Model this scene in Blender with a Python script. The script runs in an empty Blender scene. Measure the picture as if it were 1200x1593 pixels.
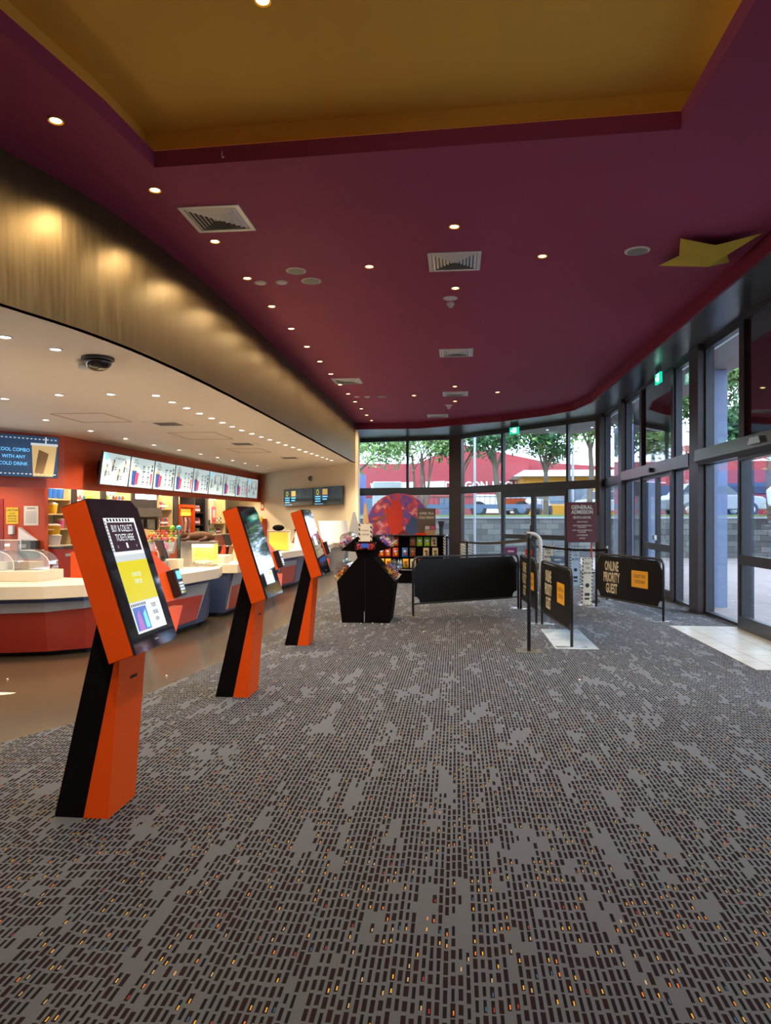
import bpy, math, random
from mathutils import Vector, Matrix
random.seed(7)
sc = bpy.context.scene
# ---------------------------------------------------------------- camera, world, exposure
cam_d = bpy.data.cameras.new('camera'); cam = bpy.data.objects.new('camera', cam_d); sc.collection.objects.link(cam)
cam_d.sensor_fit = 'VERTICAL'; cam_d.sensor_height = 24.0; cam_d.lens = 24.0 * 1106 / 1593
cam_d.shift_y = 8.5 / 1593
cam_d.clip_end = 300
cam.location = (0, 0, 1.6); cam.rotation_euler = (math.pi / 2, 0, math.atan(110 / 1106))
sc.camera = cam
sc.view_settings.view_transform = 'Standard'; sc.view_settings.look = 'None'
sc.view_settings.gamma = 1; sc.view_settings.use_curve_mapping = False
sc.view_settings.exposure = 0.9
WORLD_STRENGTH = 3.9
SPOT_PURPLE = 75.0; SPOT_SOFFIT = 72.0; SPOT_BACK = 24.0; DAY = (0.86, 0.93, 1.0)
w = bpy.data.worlds.new('world'); sc.world = w; w.use_nodes = True
wt = w.node_tree; wt.nodes.clear()
wo = wt.nodes.new('ShaderNodeOutputWorld'); wb = wt.nodes.new('ShaderNodeBackground')
wn = wt.nodes.new('ShaderNodeTexNoise'); wn.inputs['Scale'].default_value = 2.2; wn.inputs['Detail'].default_value = 4
wr = wt.nodes.new('ShaderNodeValToRGB'); wr.color_ramp.elements[0].color = (.60, .78, 1, 1); wr.color_ramp.elements[1].color = (.86, .94, 1, 1)
wt.links.new(wn.outputs['Fac'], wr.inputs['Fac']); wt.links.new(wr.outputs['Color'], wb.inputs['Color'])
wb.inputs['Strength'].default_value = WORLD_STRENGTH; wt.links.new(wb.outputs[0], wo.inputs['Surface'])
sc.cycles.max_bounces = 8; sc.cycles.diffuse_bounces = 4; sc.cycles.glossy_bounces = 4; sc.cycles.transparent_max_bounces = 24
sc.cycles.transmission_bounces = 4; sc.cycles.sample_clamp_indirect = 6.0; sc.cycles.caustics_reflective = False; sc.cycles.caustics_refractive = False

# ---------------------------------------------------------------- materials
M = {}
def mat(name, col, rough=.5, metal=0., emit=0., var=.05, scale=8., spec=.5, alpha=None, coat=0.):
    m = bpy.data.materials.new(name); m.use_nodes = True; nt = m.node_tree; b = nt.nodes['Principled BSDF']
    b.inputs['Roughness'].default_value = rough; b.inputs['Metallic'].default_value = metal
    b.inputs['Specular IOR Level'].default_value = spec; b.inputs['Coat Weight'].default_value = coat
    c = (*col, 1)
    if var > 0:
        tc = nt.nodes.new('ShaderNodeTexCoord'); n = nt.nodes.new('ShaderNodeTexNoise'); n.inputs['Scale'].default_value = scale; n.inputs['Detail'].default_value = 3
        mx = nt.nodes.new('ShaderNodeMix'); mx.data_type = 'RGBA'
        mx.inputs[6].default_value = (*[v * (1 - var) for v in col], 1); mx.inputs[7].default_value = (*[min(1, v * (1 + var)) for v in col], 1)
        nt.links.new(tc.outputs['Object'], n.inputs['Vector']); nt.links.new(n.outputs['Fac'], mx.inputs[0]); nt.links.new(mx.outputs[2], b.inputs['Base Color'])
    else: b.inputs['Base Color'].default_value = c
    if emit: b.inputs['Emission Color'].default_value = c; b.inputs['Emission Strength'].default_value = emit
    if alpha is not None: b.inputs['Alpha'].default_value = alpha
    M[name] = m; return m
def glass(name, tint, extra=0.0, rough=0.0):
    m = bpy.data.materials.new(name); m.use_nodes = True; nt = m.node_tree; nt.nodes.clear()
    o = nt.nodes.new('ShaderNodeOutputMaterial'); t = nt.nodes.new('ShaderNodeBsdfTransparent'); g = nt.nodes.new('ShaderNodeBsdfGlossy')
    t.inputs['Color'].default_value = (*tint, 1); g.inputs['Roughness'].default_value = rough; g.inputs['Color'].default_value = (1, 1, 1, 1)
    f = nt.nodes.new('ShaderNodeFresnel'); 
    ge = nt.nodes.new('ShaderNodeNewGeometry'); ma = nt.nodes.new('ShaderNodeMath'); ma.operation = 'MULTIPLY_ADD'; ma.inputs[1].default_value = 1 / 1.45 - 1.45; ma.inputs[2].default_value = 1.45
    nt.links.new(ge.outputs['Backfacing'], ma.inputs[0]); nt.links.new(ma.outputs[0], f.inputs['IOR'])
    a = nt.nodes.new('ShaderNodeMath'); a.operation = 'ADD'; a.inputs[1].default_value = extra; a.use_clamp = True
    mx = nt.nodes.new('ShaderNodeMixShader'); nt.links.new(f.outputs[0], a.inputs[0]); nt.links.new(a.outputs[0], mx.inputs[0])
    nt.links.new(t.outputs[0], mx.inputs[1]); nt.links.new(g.outputs[0], mx.inputs[2]); nt.links.new(mx.outputs[0], o.inputs['Surface'])
    M[name] = m; return m
mat('purple', (.34, .070, .145), .6, var=.06, scale=1.5, spec=.08)
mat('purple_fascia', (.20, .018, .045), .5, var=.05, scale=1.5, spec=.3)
mat('gold_paint', (.95, .60, .11), .6, var=.05, scale=1.2, spec=.1)
mat('cream', (.84, .73, .54), .6, var=.02, scale=1.2)
mat('soffit_white', (.84, .77, .68), .6, var=.02, scale=1.2)
mat('dark_soffit', (.06, .063, .075), .28, var=.1, scale=2)
mat('alu_dark', (.045, .047, .055), .35, .3, var=.1)
mat('alu_brown', (.05, .035, .035), .35, .3, var=.1)
mat('header_metal', (.16, .155, .15), .25, .55, var=.06)
mat('black_gloss', (.016, .014, .018), .05, var=.1, coat=.6)
mat('panel_gloss', (.05, .024, .03), .03, var=.1, spec=.9, coat=1.)
mat('black', (.008, .007, .008), .45, var=.15, spec=.2)
mat('black_matt', (.004, .003, .0035), .8, var=.15, spec=.04)
mat('black_plastic', (.02, .02, .024), .35, var=.1)
mat('orange', (.62, .066, .004), .45, var=.03, spec=.15)
mat('orange_bright', (.88, .10, .01), .35, var=.03, spec=.3)
mat('red_wall', (.52, .068, .022), .4, var=.05, scale=2)
mat('red_panel', (.40, .035, .022), .28, var=.05, coat=.3)
mat('red_deep', (.30, .012, .010), .4, var=.05)
mat('vinyl', (.085, .064, .043), .18, var=.10, scale=3)
mat('stone_top', (.70, .62, .50), .3, var=.05, scale=40)
mat('navy', (.035, .055, .13), .35, var=.08)
mat('grey_band', (.33, .34, .37), .35, .2, var=.06)
mat('white', (.8, .8, .8), .45, var=.02)
mat('offwhite', (.75, .70, .62), .5, var=.04)
mat('off_lens', (.6, .58, .52), .5, var=.05)
mat('grille', (.30, .30, .27), .6, var=.1, scale=60)
mat('vent_alu', (.85, .84, .83), .35, .2, var=.04)
mat('vent_dark', (.16, .15, .15), .8, var=.1)
mat('lamp', (1., .80, .42), .4, emit=9., var=0)
mat('lamp_white', (1., .93, .80), .4, emit=11., var=0)
mat('strip_light', (1., .86, .55), .4, emit=5., var=0)
mat('lightbox', (1., .97, .9), .4, emit=2.2, var=0)
mat('yellow', (.75, .50, .015), .45, var=.05)
mat('star_yellow', (.60, .42, .03), .6, var=.08, scale=4)
mat('amber', (.85, .42, .03), .4, var=.03)
mat('cream_print', (.72, .66, .52), .5, var=.05)
mat('ink', (.02, .02, .025), .6, var=.05)
mat('blue', (.02, .13, .50), .4, var=.1)
mat('green', (.22, .50, .03), .4, var=.2)
mat('brown', (.16, .06, .025), .4, var=.25)
mat('crisp_red', (.62, .045, .012), .3, var=.1)
mat('crisp_yellow', (.85, .50, .02), .3, var=.1)
mat('crisp_cream', (.72, .60, .35), .35, var=.15)
mat('crisp_blue', (.02, .16, .5), .3, var=.2)
mat('pink', (.75, .12, .28), .4, var=.15)
mat('teal', (.05, .35, .45), .4, var=.1)
mat('wood', (.62, .42, .20), .5, var=.1)
mat('shelf_wood', (.66, .50, .25), .5, var=.05)
mat('steel', (.55, .54, .52), .25, .8, var=.06)
mat('tile', (.70, .68, .62), .3, var=.05, scale=3)
mat('maroon', (.12, .012, .016), .45, var=.1)
mat('board_brown', (.09, .07, .055), .6, var=.1)
mat('kraft', (.40, .25, .12), .7, var=.1)
mat('fur', (.085, .035, .015), .9, var=.3, scale=40)
mat('purple_card', (.25, .05, .22), .5, var=.05)
mat('skyblue_mat', (.50, .60, .68), .5, var=.04)
mat('exit_green', (.0, .42, .26), .4, emit=.9, var=0)
mat('exit_white', (.75, 1., .85), .4, emit=1.1, var=0)
mat('popcorn_lit', (.95, .66, .07), .5, emit=.35, var=0)
mat('popcorn_puff', (.9, .84, .68), .7, var=.1)
mat('menu_bg', (.50, .64, .68), .3, emit=.36, var=0)
mat('screen_navy', (.012, .04, .10), .15, emit=.4, var=0)
mat('screen_teal', (.018, .03, .036), .12, emit=.25, var=0)
mat('screen_dark', (.03, .018, .028), .08, emit=.5, var=0)
mat('screen_grey', (.40, .46, .50), .1, emit=.4, var=0)
mat('screen_yellow', (.58, .52, .03), .1, emit=.26, var=0)
mat('screen_blue', (.08, .14, .42), .1, emit=.4, var=0)
mat('screen_violet', (.32, .15, .42), .1, emit=.4, var=0)
mat('screen_white', (.62, .70, .76), .1, emit=.32, var=0)
mat('screen_cyan', (.10, .40, .75), .1, emit=1., var=0)
mat('screen_cola', (.55, .38, .14), .1, emit=.4, var=0)
mat('screen_reflect', (.035, .06, .075), .04, var=.1, coat=1.)
mat('print_navy', (.02, .06, .25), .3, emit=.5, var=0)
mat('print_red', (.55, .05, .09), .3, emit=.5, var=0)
mat('print_ink', (.05, .08, .10), .3, emit=.2, var=0)
# outside
mat('red_building', (.30, .028, .035), .6, var=.06, scale=.5)
mat('yellow_building', (.50, .22, .006), .6, var=.05, scale=.5)
mat('roof_white', (.45, .48, .5), .5, var=.05)
mat('window_dark', (.10, .13, .17), .15, var=.2)
mat('asphalt', (.12, .125, .13), .8, var=.15, scale=2)
mat('grass', (.16, .22, .08), .9, var=.4, scale=3)
mat('pier_blue', (.15, .20, .32), .5, var=.06)
mat('bark', (.13, .10, .075), .9, var=.3)
mat('leaf_dark', (.055, .15, .05), .6, var=.4, scale=5)
mat('leaf_light', (.20, .33, .09), .6, var=.4, scale=5)
mat('truck_blue', (.12, .2, .32), .4, var=.1)
mat('tyre', (.03, .03, .035), .8, var=.1)
mat('car_white', (.5, .53, .56), .25, var=.02, coat=.5)
mat('container_blue', (.03, .08, .28), .5, var=.1)
mat('canopy_grey', (.30, .30, .29), .6, var=.05)
glass('glass', (.86, .91, .96)); glass('acrylic', (.93, .94, .95), .10, .02)

def node_mat(name):
    m = bpy.data.materials.new(name); m.use_nodes = True; M[name] = m
    return m, m.node_tree, m.node_tree.nodes['Principled BSDF']
def N(nt, typ, **kw):
    n = nt.nodes.new(typ)
    for k, v in kw.items(): setattr(n, k, v)
    return n
def math_(nt, op, a, b=None, c=None):
    n = nt.nodes.new('ShaderNodeMath'); n.operation = op
    for i, v in enumerate((a, b, c)):
        if v is None: continue
        if isinstance(v, (int, float)): n.inputs[i].default_value = v
        else: nt.links.new(v, n.inputs[i])
    return n.outputs[0]
def mixc(nt, f, a, b):
    n = nt.nodes.new('ShaderNodeMix'); n.data_type = 'RGBA'
    for i, v in ((0, f), (6, a), (7, b)):
        if isinstance(v, tuple): n.inputs[i].default_value = (*v, 1)
        elif isinstance(v, (int, float)): n.inputs[i].default_value = v
        else: nt.links.new(v, n.inputs[i])
    return n.outputs[2]
# carpet: rows of woven dashes broken by plain patches, with coloured flecks
m, nt, b = node_mat('carpet')
tc = N(nt, 'ShaderNodeTexCoord'); sx = N(nt, 'ShaderNodeSeparateXYZ'); nt.links.new(tc.outputs['Object'], sx.inputs[0])
X = math_(nt, 'DIVIDE', sx.outputs[0], .0262); ix = math_(nt, 'FLOOR', X); fx = math_(nt, 'FRACT', X)
wcol = N(nt, 'ShaderNodeTexWhiteNoise', noise_dimensions='1D'); nt.links.new(ix, wcol.inputs['W'])
grp = math_(nt, 'FLOOR', math_(nt, 'DIVIDE', ix, 6.)); wgrp = N(nt, 'ShaderNodeTexWhiteNoise', noise_dimensions='1D'); nt.links.new(grp, wgrp.inputs['W'])
Y = math_(nt, 'ADD', math_(nt, 'DIVIDE', sx.outputs[1], .074), math_(nt, 'ADD', math_(nt, 'MULTIPLY', wcol.outputs[0], .38), wgrp.outputs[0]))
iy = math_(nt, 'FLOOR', Y); fy = math_(nt, 'FRACT', Y)
cc = N(nt, 'ShaderNodeCombineXYZ'); nt.links.new(ix, cc.inputs[0]); nt.links.new(iy, cc.inputs[1])
wc = N(nt, 'ShaderNodeTexWhiteNoise', noise_dimensions='2D'); nt.links.new(cc.outputs[0], wc.inputs['Vector'])
ws = N(nt, 'ShaderNodeSeparateColor'); nt.links.new(wc.outputs['Color'], ws.inputs[0])
cs = N(nt, 'ShaderNodeCombineXYZ'); nt.links.new(math_(nt, 'MULTIPLY', ix, .0262 * 6.5), cs.inputs[0]); nt.links.new(math_(nt, 'MULTIPLY', iy, .074 * 1.7), cs.inputs[1])
pn = N(nt, 'ShaderNodeTexNoise'); pn.inputs['Scale'].default_value = 1.; pn.inputs['Detail'].default_value = 2.; pn.inputs['Roughness'].default_value = .6; nt.links.new(cs.outputs[0], pn.inputs['Vector'])
dens = math_(nt, 'ADD', pn.outputs[0], math_(nt, 'MULTIPLY', math_(nt, 'SUBTRACT', ws.outputs[0], .5), .14))
on = math_(nt, 'GREATER_THAN', dens, .405)
wr_ = math_(nt, 'ADD', .2, math_(nt, 'MULTIPLY', ws.outputs[1], .14))
lr_ = math_(nt, 'ADD', .33, math_(nt, 'MULTIPLY', ws.outputs[2], .14))
mx1 = math_(nt, 'LESS_THAN', math_(nt, 'ABSOLUTE', math_(nt, 'SUBTRACT', fx, .5)), wr_)
my1 = math_(nt, 'LESS_THAN', math_(nt, 'ABSOLUTE', math_(nt, 'SUBTRACT', fy, .5)), lr_)
dash = math_(nt, 'MULTIPLY', math_(nt, 'MULTIPLY', mx1, my1), on)
w2 = N(nt, 'ShaderNodeTexWhiteNoise', noise_dimensions='3D'); c2 = N(nt, 'ShaderNodeCombineXYZ'); nt.links.new(ix, c2.inputs[0]); nt.links.new(iy, c2.inputs[1]); c2.inputs[2].default_value = 3.3
nt.links.new(c2.outputs[0], w2.inputs['Vector']); w2s = N(nt, 'ShaderNodeSeparateColor'); nt.links.new(w2.outputs['Color'], w2s.inputs[0])
flk = math_(nt, 'MULTIPLY', math_(nt, 'GREATER_THAN', w2s.outputs[0], .80), math_(nt, 'LESS_THAN', math_(nt, 'ABSOLUTE', math_(nt, 'SUBTRACT', fy, .33)), .15))
flk = math_(nt, 'MULTIPLY', math_(nt, 'MULTIPLY', flk, math_(nt, 'GREATER_THAN', dens, .40)), math_(nt, 'LESS_THAN', math_(nt, 'ABSOLUTE', math_(nt, 'SUBTRACT', fx, .58)), .085))
ramp = N(nt, 'ShaderNodeValToRGB'); ramp.color_ramp.interpolation = 'CONSTANT'
els = ramp.color_ramp.elements
for i, (p, c_) in enumerate([(0, (.55, .30, .04)), (.35, (.42, .30, .15)), (.6, (.60, .17, .03)), (.78, (.22, .025, .025)), (.88, (.03, .09, .18))]):
    e = els[i] if i < 2 else els.new(p)
    e.position = p; e.color = (*c_, 1)
nt.links.new(w2s.outputs[1], ramp.inputs[0])
fine = N(nt, 'ShaderNodeTexNoise'); fine.inputs['Scale'].default_value = 260.; nt.links.new(tc.outputs['Object'], fine.inputs['Vector'])
broad = N(nt, 'ShaderNodeTexNoise'); broad.inputs['Scale'].default_value = 1.3; nt.links.new(tc.outputs['Object'], broad.inputs['Vector'])
base = mixc(nt, fine.outputs[0], (.024, .025, .031), (.062, .064, .076)); base = mixc(nt, math_(nt, 'MULTIPLY', broad.outputs[0], .3), base, (.036, .037, .045))
dcol = mixc(nt, ws.outputs[1], (.004, .004, .006), (.012, .006, .008))
col = mixc(nt, dash, base, dcol); col = mixc(nt, flk, col, ramp.outputs[0]); nt.links.new(col, b.inputs['Base Color'])
b.inputs['Roughness'].default_value = .75; b.inputs['Specular IOR Level'].default_value = .04; b.inputs['Sheen Roughness'].default_value = .45
nt.links.new(math_(nt, 'MULTIPLY', math_(nt, 'SUBTRACT', 1., dash), .4), b.inputs['Sheen Weight']) 
# brushed dark bronze laminate
m, nt, b = node_mat('bronze')
tc = N(nt, 'ShaderNodeTexCoord'); mp = N(nt, 'ShaderNodeMapping'); mp.inputs['Scale'].default_value = (9, 9, .7); nt.links.new(tc.outputs['Object'], mp.inputs[0])
n_ = N(nt, 'ShaderNodeTexNoise'); n_.inputs['Scale'].default_value = 3.; n_.inputs['Detail'].default_value = 5.; nt.links.new(mp.outputs[0], n_.inputs['Vector'])
nt.links.new(mixc(nt, n_.outputs[0], (.12, .086, .043), (.215, .158, .082)), b.inputs['Base Color'])
b.inputs['Metallic'].default_value = .8
nt.links.new(math_(nt, 'ADD', .27, math_(nt, 'MULTIPLY', n_.outputs[0], .2)), b.inputs['Roughness'])
def brick(name, c1, c2, mort, scale, bw, bh, ms=.015, off=.5, rough=.8, rot=None, vec='Object'):
    m, nt, b = node_mat(name); tc = N(nt, 'ShaderNodeTexCoord'); mp = N(nt, 'ShaderNodeMapping'); nt.links.new(tc.outputs[vec], mp.inputs[0])
    if rot: mp.inputs['Rotation'].default_value = rot
    k = N(nt, 'ShaderNodeTexBrick'); k.inputs['Scale'].default_value = scale; k.inputs['Brick Width'].default_value = bw; k.inputs['Row Height'].default_value = bh
    k.inputs['Mortar Size'].default_value = ms; k.offset = off; k.inputs['Color1'].default_value = (*c1, 1); k.inputs['Color2'].default_value = (*c2, 1); k.inputs['Mortar'].default_value = (*mort, 1)
    nt.links.new(mp.outputs[0], k.inputs['Vector']); n = N(nt, 'ShaderNodeTexNoise'); n.inputs['Scale'].default_value = 3; nt.links.new(mp.outputs[0], n.inputs['Vector'])
    nt.links.new(mixc(nt, math_(nt, 'MULTIPLY', n.outputs[0], .35), k.outputs['Color'], mort), b.inputs['Base Color']); b.inputs['Roughness'].default_value = rough
brick('stone_wall', (.05, .055, .055), (.19, .19, .18), (.03, .03, .03), 1., .55, .24, .012, rot=(math.pi / 2, 0, 0))
brick('paving', (.36, .27, .24), (.27, .20, .19), (.19, .17, .16), 1., .24, .12, .008)
brick('red_brick', (.45, .14, .10), (.38, .10, .07), (.35, .3, .28), 1., .24, .09, .01, rot=(math.pi / 2, 0, 0))
brick('entry_tile', (.76, .75, .70), (.70, .69, .65), (.33, .32, .30), 1., .38, .38, .007, off=0, rough=.3)
brick('splash_tile', (.85, .82, .75), (.80, .77, .70), (.55, .52, .48), 1., .3, .15, .004, rough=.3, rot=(math.pi / 2, 0, math.pi / 2))
# film standee artwork: plain swirl of reds, violets and blues
m, nt, b = node_mat('artwork')
tc = N(nt, 'ShaderNodeTexCoord'); n_ = N(nt, 'ShaderNodeTexNoise'); n_.inputs['Scale'].default_value = 3.2; n_.inputs['Detail'].default_value = 8.; n_.inputs['Distortion'].default_value = 1.6
nt.links.new(tc.outputs['Object'], n_.inputs['Vector']); r_ = N(nt, 'ShaderNodeValToRGB'); els = r_.color_ramp.elements
for i, (p, c_) in enumerate([(.28, (.03, .06, .25)), (.42, (.10, .05, .22)), (.5, (.30, .03, .08)), (.57, (.42, .07, .05)), (.64, (.45, .22, .30)), (.72, (.10, .22, .50))]):
    e = els[i] if i < 2 else els.new(p)
    e.position = p; e.color = (*c_, 1)
nt.links.new(n_.outputs[0], r_.inputs[0]); nt.links.new(r_.outputs[0], b.inputs['Base Color']); b.inputs['Roughness'].default_value = .35
# hazard-stripe edge
m, nt, b = node_mat('stripe')
tc = N(nt, 'ShaderNodeTexCoord'); wv = N(nt, 'ShaderNodeTexWave'); wv.wave_type = 'BANDS'; wv.bands_direction = 'DIAGONAL'; wv.inputs['Scale'].default_value = 9.
nt.links.new(tc.outputs['Object'], wv.inputs['Vector']); nt.links.new(mixc(nt, math_(nt, 'GREATER_THAN', wv.outputs['Fac'], .5), (.02, .02, .02), (.72, .66, .52)), b.inputs['Base Color'])

# ---------------------------------------------------------------- mesh builder
LINK = sc.collection.objects.link
_font = {}
def glyphs(s, bold):
    k = (s, bold)
    if k not in _font:
        cu = bpy.data.curves.new('t', 'FONT'); cu.body = s; cu.size = 1.; cu.offset = bold; cu.resolution_u = 2
        ob = bpy.data.objects.new('t', cu); LINK(ob); dg = bpy.context.evaluated_depsgraph_get(); dg.update()
        me = bpy.data.meshes.new_from_object(ob.evaluated_get(dg))
        _font[k] = ([tuple(v.co) for v in me.vertices], [tuple(p.vertices) for p in me.polygons])
        bpy.data.objects.remove(ob); bpy.data.curves.remove(cu); bpy.data.meshes.remove(me)
    return _font[k]
def frame(o, u, v):
    u = Vector(u).normalized(); v = Vector(v).normalized(); return (Vector(o), u, v, u.cross(v))
def fp(F, a, b, c=0.): return F[0] + F[1] * a + F[2] * b + F[3] * c
WF = frame((0, 0, 0), (1, 0, 0), (0, 1, 0))
def wloc(o):
    v = Vector((0, 0, 0))
    while o: v += o.location; o = o.parent
    return v
class MB:
    def __init__(s): s.v = []; s.f = []; s.m = []
    def add(s, vs, fs, m=0):
        n = len(s.v); s.v += [Vector(p) for p in vs]; s.f += [[n + i for i in f] for f in fs]; s.m += [m] * len(fs); return s
    def fbox(s, F, a0, b0, a1, b1, c0, c1, m=0):
        vs = [fp(F, a, b, c) for c in (c0, c1) for a, b in ((a0, b0), (a1, b0), (a1, b1), (a0, b1))]
        return s.add(vs, [(3, 2, 1, 0), (4, 5, 6, 7), (0, 1, 5, 4), (1, 2, 6, 5), (2, 3, 7, 6), (3, 0, 4, 7)], m)
    def box(s, x0, y0, z0, x1, y1, z1, m=0): return s.fbox(WF, x0, y0, x1, y1, z0, z1, m)
    def rect(s, F, a0, b0, a1, b1, c=.002, m=0):
        return s.add([fp(F, a0, b0, c), fp(F, a1, b0, c), fp(F, a1, b1, c), fp(F, a0, b1, c)], [(0, 1, 2, 3)], m)
    def poly(s, F, pts, c=.002, m=0): return s.add([fp(F, a, b, c) for a, b in pts], [tuple(range(len(pts)))], m)
    def prism(s, F, pts, c0, c1, m=0, cap=True):
        n = len(pts); vs = [fp(F, a, b, c0) for a, b in pts] + [fp(F, a, b, c1) for a, b in pts]
        fs = [(i, (i + 1) % n, n + (i + 1) % n, n + i) for i in range(n)]
        if cap: fs += [tuple(range(n))[::-1], tuple(range(n, 2 * n))]
        return s.add(vs, fs, m)
    def loft(s, A, B, m=0, cap=True):
        n = len(A); fs = [(i, (i + 1) % n, n + (i + 1) % n, n + i) for i in range(n)]
        if cap: fs += [tuple(range(n))[::-1], tuple(range(n, 2 * n))]
        return s.add(list(A) + list(B), fs, m)
    def tube(s, pts, r, n=8, m=0, rs=None):
        pts = [Vector(p) for p in pts]; rings = []
        for i, p in enumerate(pts):
            d = (pts[min(i + 1, len(pts) - 1)] - pts[max(i - 1, 0)]).normalized()
            a = d.cross(Vector((0, 0, 1)) if abs(d.z) < .9 else Vector((1, 0, 0))).normalized(); b = d.cross(a)
            rr = rs[i] if rs else r
            rings.append([p + a * rr * math.cos(t) + b * rr * math.sin(t) for t in [2 * math.pi * k / n for k in range(n)]])
        fs = []
        for i in range(len(pts) - 1):
            for k in range(n): fs.append((i * n + k, i * n + (k + 1) % n, (i + 1) * n + (k + 1) % n, (i + 1) * n + k))
        fs += [tuple(range(n))[::-1], tuple(range((len(pts) - 1) * n, len(pts) * n))]
        return s.add([p for r_ in rings for p in r_], fs, m)
    def lathe(s, F, prof, n=20, m=0):
        vs = [fp(F, r * math.cos(2 * math.pi * k / n), r * math.sin(2 * math.pi * k / n), c) for r, c in prof for k in range(n)]
        fs = [(i * n + k, i * n + (k + 1) % n, (i + 1) * n + (k + 1) % n, (i + 1) * n + k) for i in range(len(prof) - 1) for k in range(n)]
        fs += [tuple(range(n))[::-1], tuple(range((len(prof) - 1) * n, len(prof) * n))]
        return s.add(vs, fs, m)
    def ball(s, c, r, m=0, n=8, sq=(1, 1, 1)):
        c = Vector(c); F = frame(c, (1, 0, 0), (0, 1, 0)); k = n // 2
        vs = []; fs = []
        for i in range(1, k):
            t = math.pi * i / k
            for j in range(n):
                q = 2 * math.pi * j / n; vs.append(c + Vector((r * sq[0] * math.sin(t) * math.cos(q), r * sq[1] * math.sin(t) * math.sin(q), r * sq[2] * math.cos(t))))
        a = len(vs); vs += [c + Vector((0, 0, r * sq[2])), c - Vector((0, 0, r * sq[2]))]
        for i in range(k - 2):
            for j in range(n): fs.append((i * n + j, (i + 1) * n + j, (i + 1) * n + (j + 1) % n, i * n + (j + 1) % n))
        for j in range(n): fs.append((a, j, (j + 1) % n)); fs.append((a + 1, (k - 2) * n + (j + 1) % n, (k - 2) * n + j))
        return s.add(vs, fs, m)
    def text(s, F, txt, a, b, size, c=.003, m=0, xs=.75, bold=.012, al='C'):
        vs, fs = glyphs(txt, bold)
        if not vs: return s
        x0 = min(v[0] for v in vs); x1 = max(v[0] for v in vs); o = {'C': (x0 + x1) / 2, 'L': x0, 'R': x1}[al]
        return s.add([fp(F, a + (v[0] - o) * size * xs, b + v[1] * size, c) for v in vs], fs, m)
    def build(s, name, mats, parent=None, local=False, smooth=False, bevel=0.):
        if isinstance(mats, str): mats = [mats]
        me = bpy.data.meshes.new(name); vs = [Vector(v) for v in s.v]
        loc = Vector((0, 0, 0))
        if parent is None and not local:
            xs = [v.x for v in vs]; ys = [v.y for v in vs]; loc = Vector(((min(xs) + max(xs)) / 2, (min(ys) + max(ys)) / 2, min(v.z for v in vs)))
            vs = [v - loc for v in vs]
        elif parent is not None and not local:
            d = wloc(parent); vs = [v - d for v in vs]
        me.from_pydata([tuple(v) for v in vs], [], s.f)
        for k in mats: me.materials.append(M[k])
        me.polygons.foreach_set('material_index', s.m)
        if smooth: me.polygons.foreach_set('use_smooth', [True] * len(s.f))
        me.update(); o = bpy.data.objects.new(name, me); LINK(o); o.location = loc
        if parent: o.parent = parent
        if bevel:
            bm = o.modifiers.new('bevel', 'BEVEL'); bm.width = bevel; bm.segments = 2; bm.limit_method = 'ANGLE'
        return o
def tag(o, label, cat, group=None):
    o['label'] = label; o['category'] = cat
    if group: o['group'] = group
    return o
def thing(name, loc, label, cat, group=None):
    o = bpy.data.objects.new(name, None); LINK(o); o.location = loc; o.empty_display_size = .2
    return tag(o, label, cat, group)
def st(o): o['kind'] = 'structure'; return o
def sempty(name, loc):
    o = bpy.data.objects.new(name, None); LINK(o); o.location = loc; return st(o)
def kids(o): return [c for c in bpy.data.objects if c.parent == o]
def dup(o, loc=None, parent=None, **pr):
    c = o.copy(); LINK(c)
    if parent: c.parent = parent
    for k in kids(o): dup(k, parent=c)
    if loc is not None: c.location = loc
    for k, v in pr.items(): c[k] = v
    return c
def arc(cx, cy, r, a0, a1, n): return [(cx + r * math.cos(a0 + (a1 - a0) * i / n), cy + r * math.sin(a0 + (a1 - a0) * i / n)) for i in range(n + 1)]
PI = math.pi

# ================================================================ THE SETTING
CZ = 4.65; SZ = 3.37; GZ = 4.45
# floor with carpet and entry tiles
fl = st(MB().box(-12, -7, -.1, 4.25, 31, 0).build('floor', 'vinyl'))
edge = [(-5.2, -7), (-5.2, 1), (-4.6, 3.0), (-3.9, 4.1), (-3.2, 4.72), (-2.99, 5.17), (-2.79, 6.07), (-2.62, 7.31), (-2.56, 8.6), (-2.53, 10.2), (-2.58, 12), (-2.67, 14), (-2.72, 18), (-2.8, 25.5)]
MB().prism(WF, edge + [(0, 24.95), (4.05, 20.35), (4.05, -7)], .0005, .008).build('carpet', 'carpet', fl)
MB().box(3.12, 7.77, .008, 4.08, 10.8, .012).build('entry_tiles', 'entry_tile', fl)
MB().prism(WF, [(-4.6, 6.12), (-4.0, 6.12), (-4.02, 6.07), (-4.6, 5.72), (-4.6, 5.8), (-4.17, 6.07), (-4.6, 6.07)], .0005, .002).build('floor_arrow', 'cream_print', fl)
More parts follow.
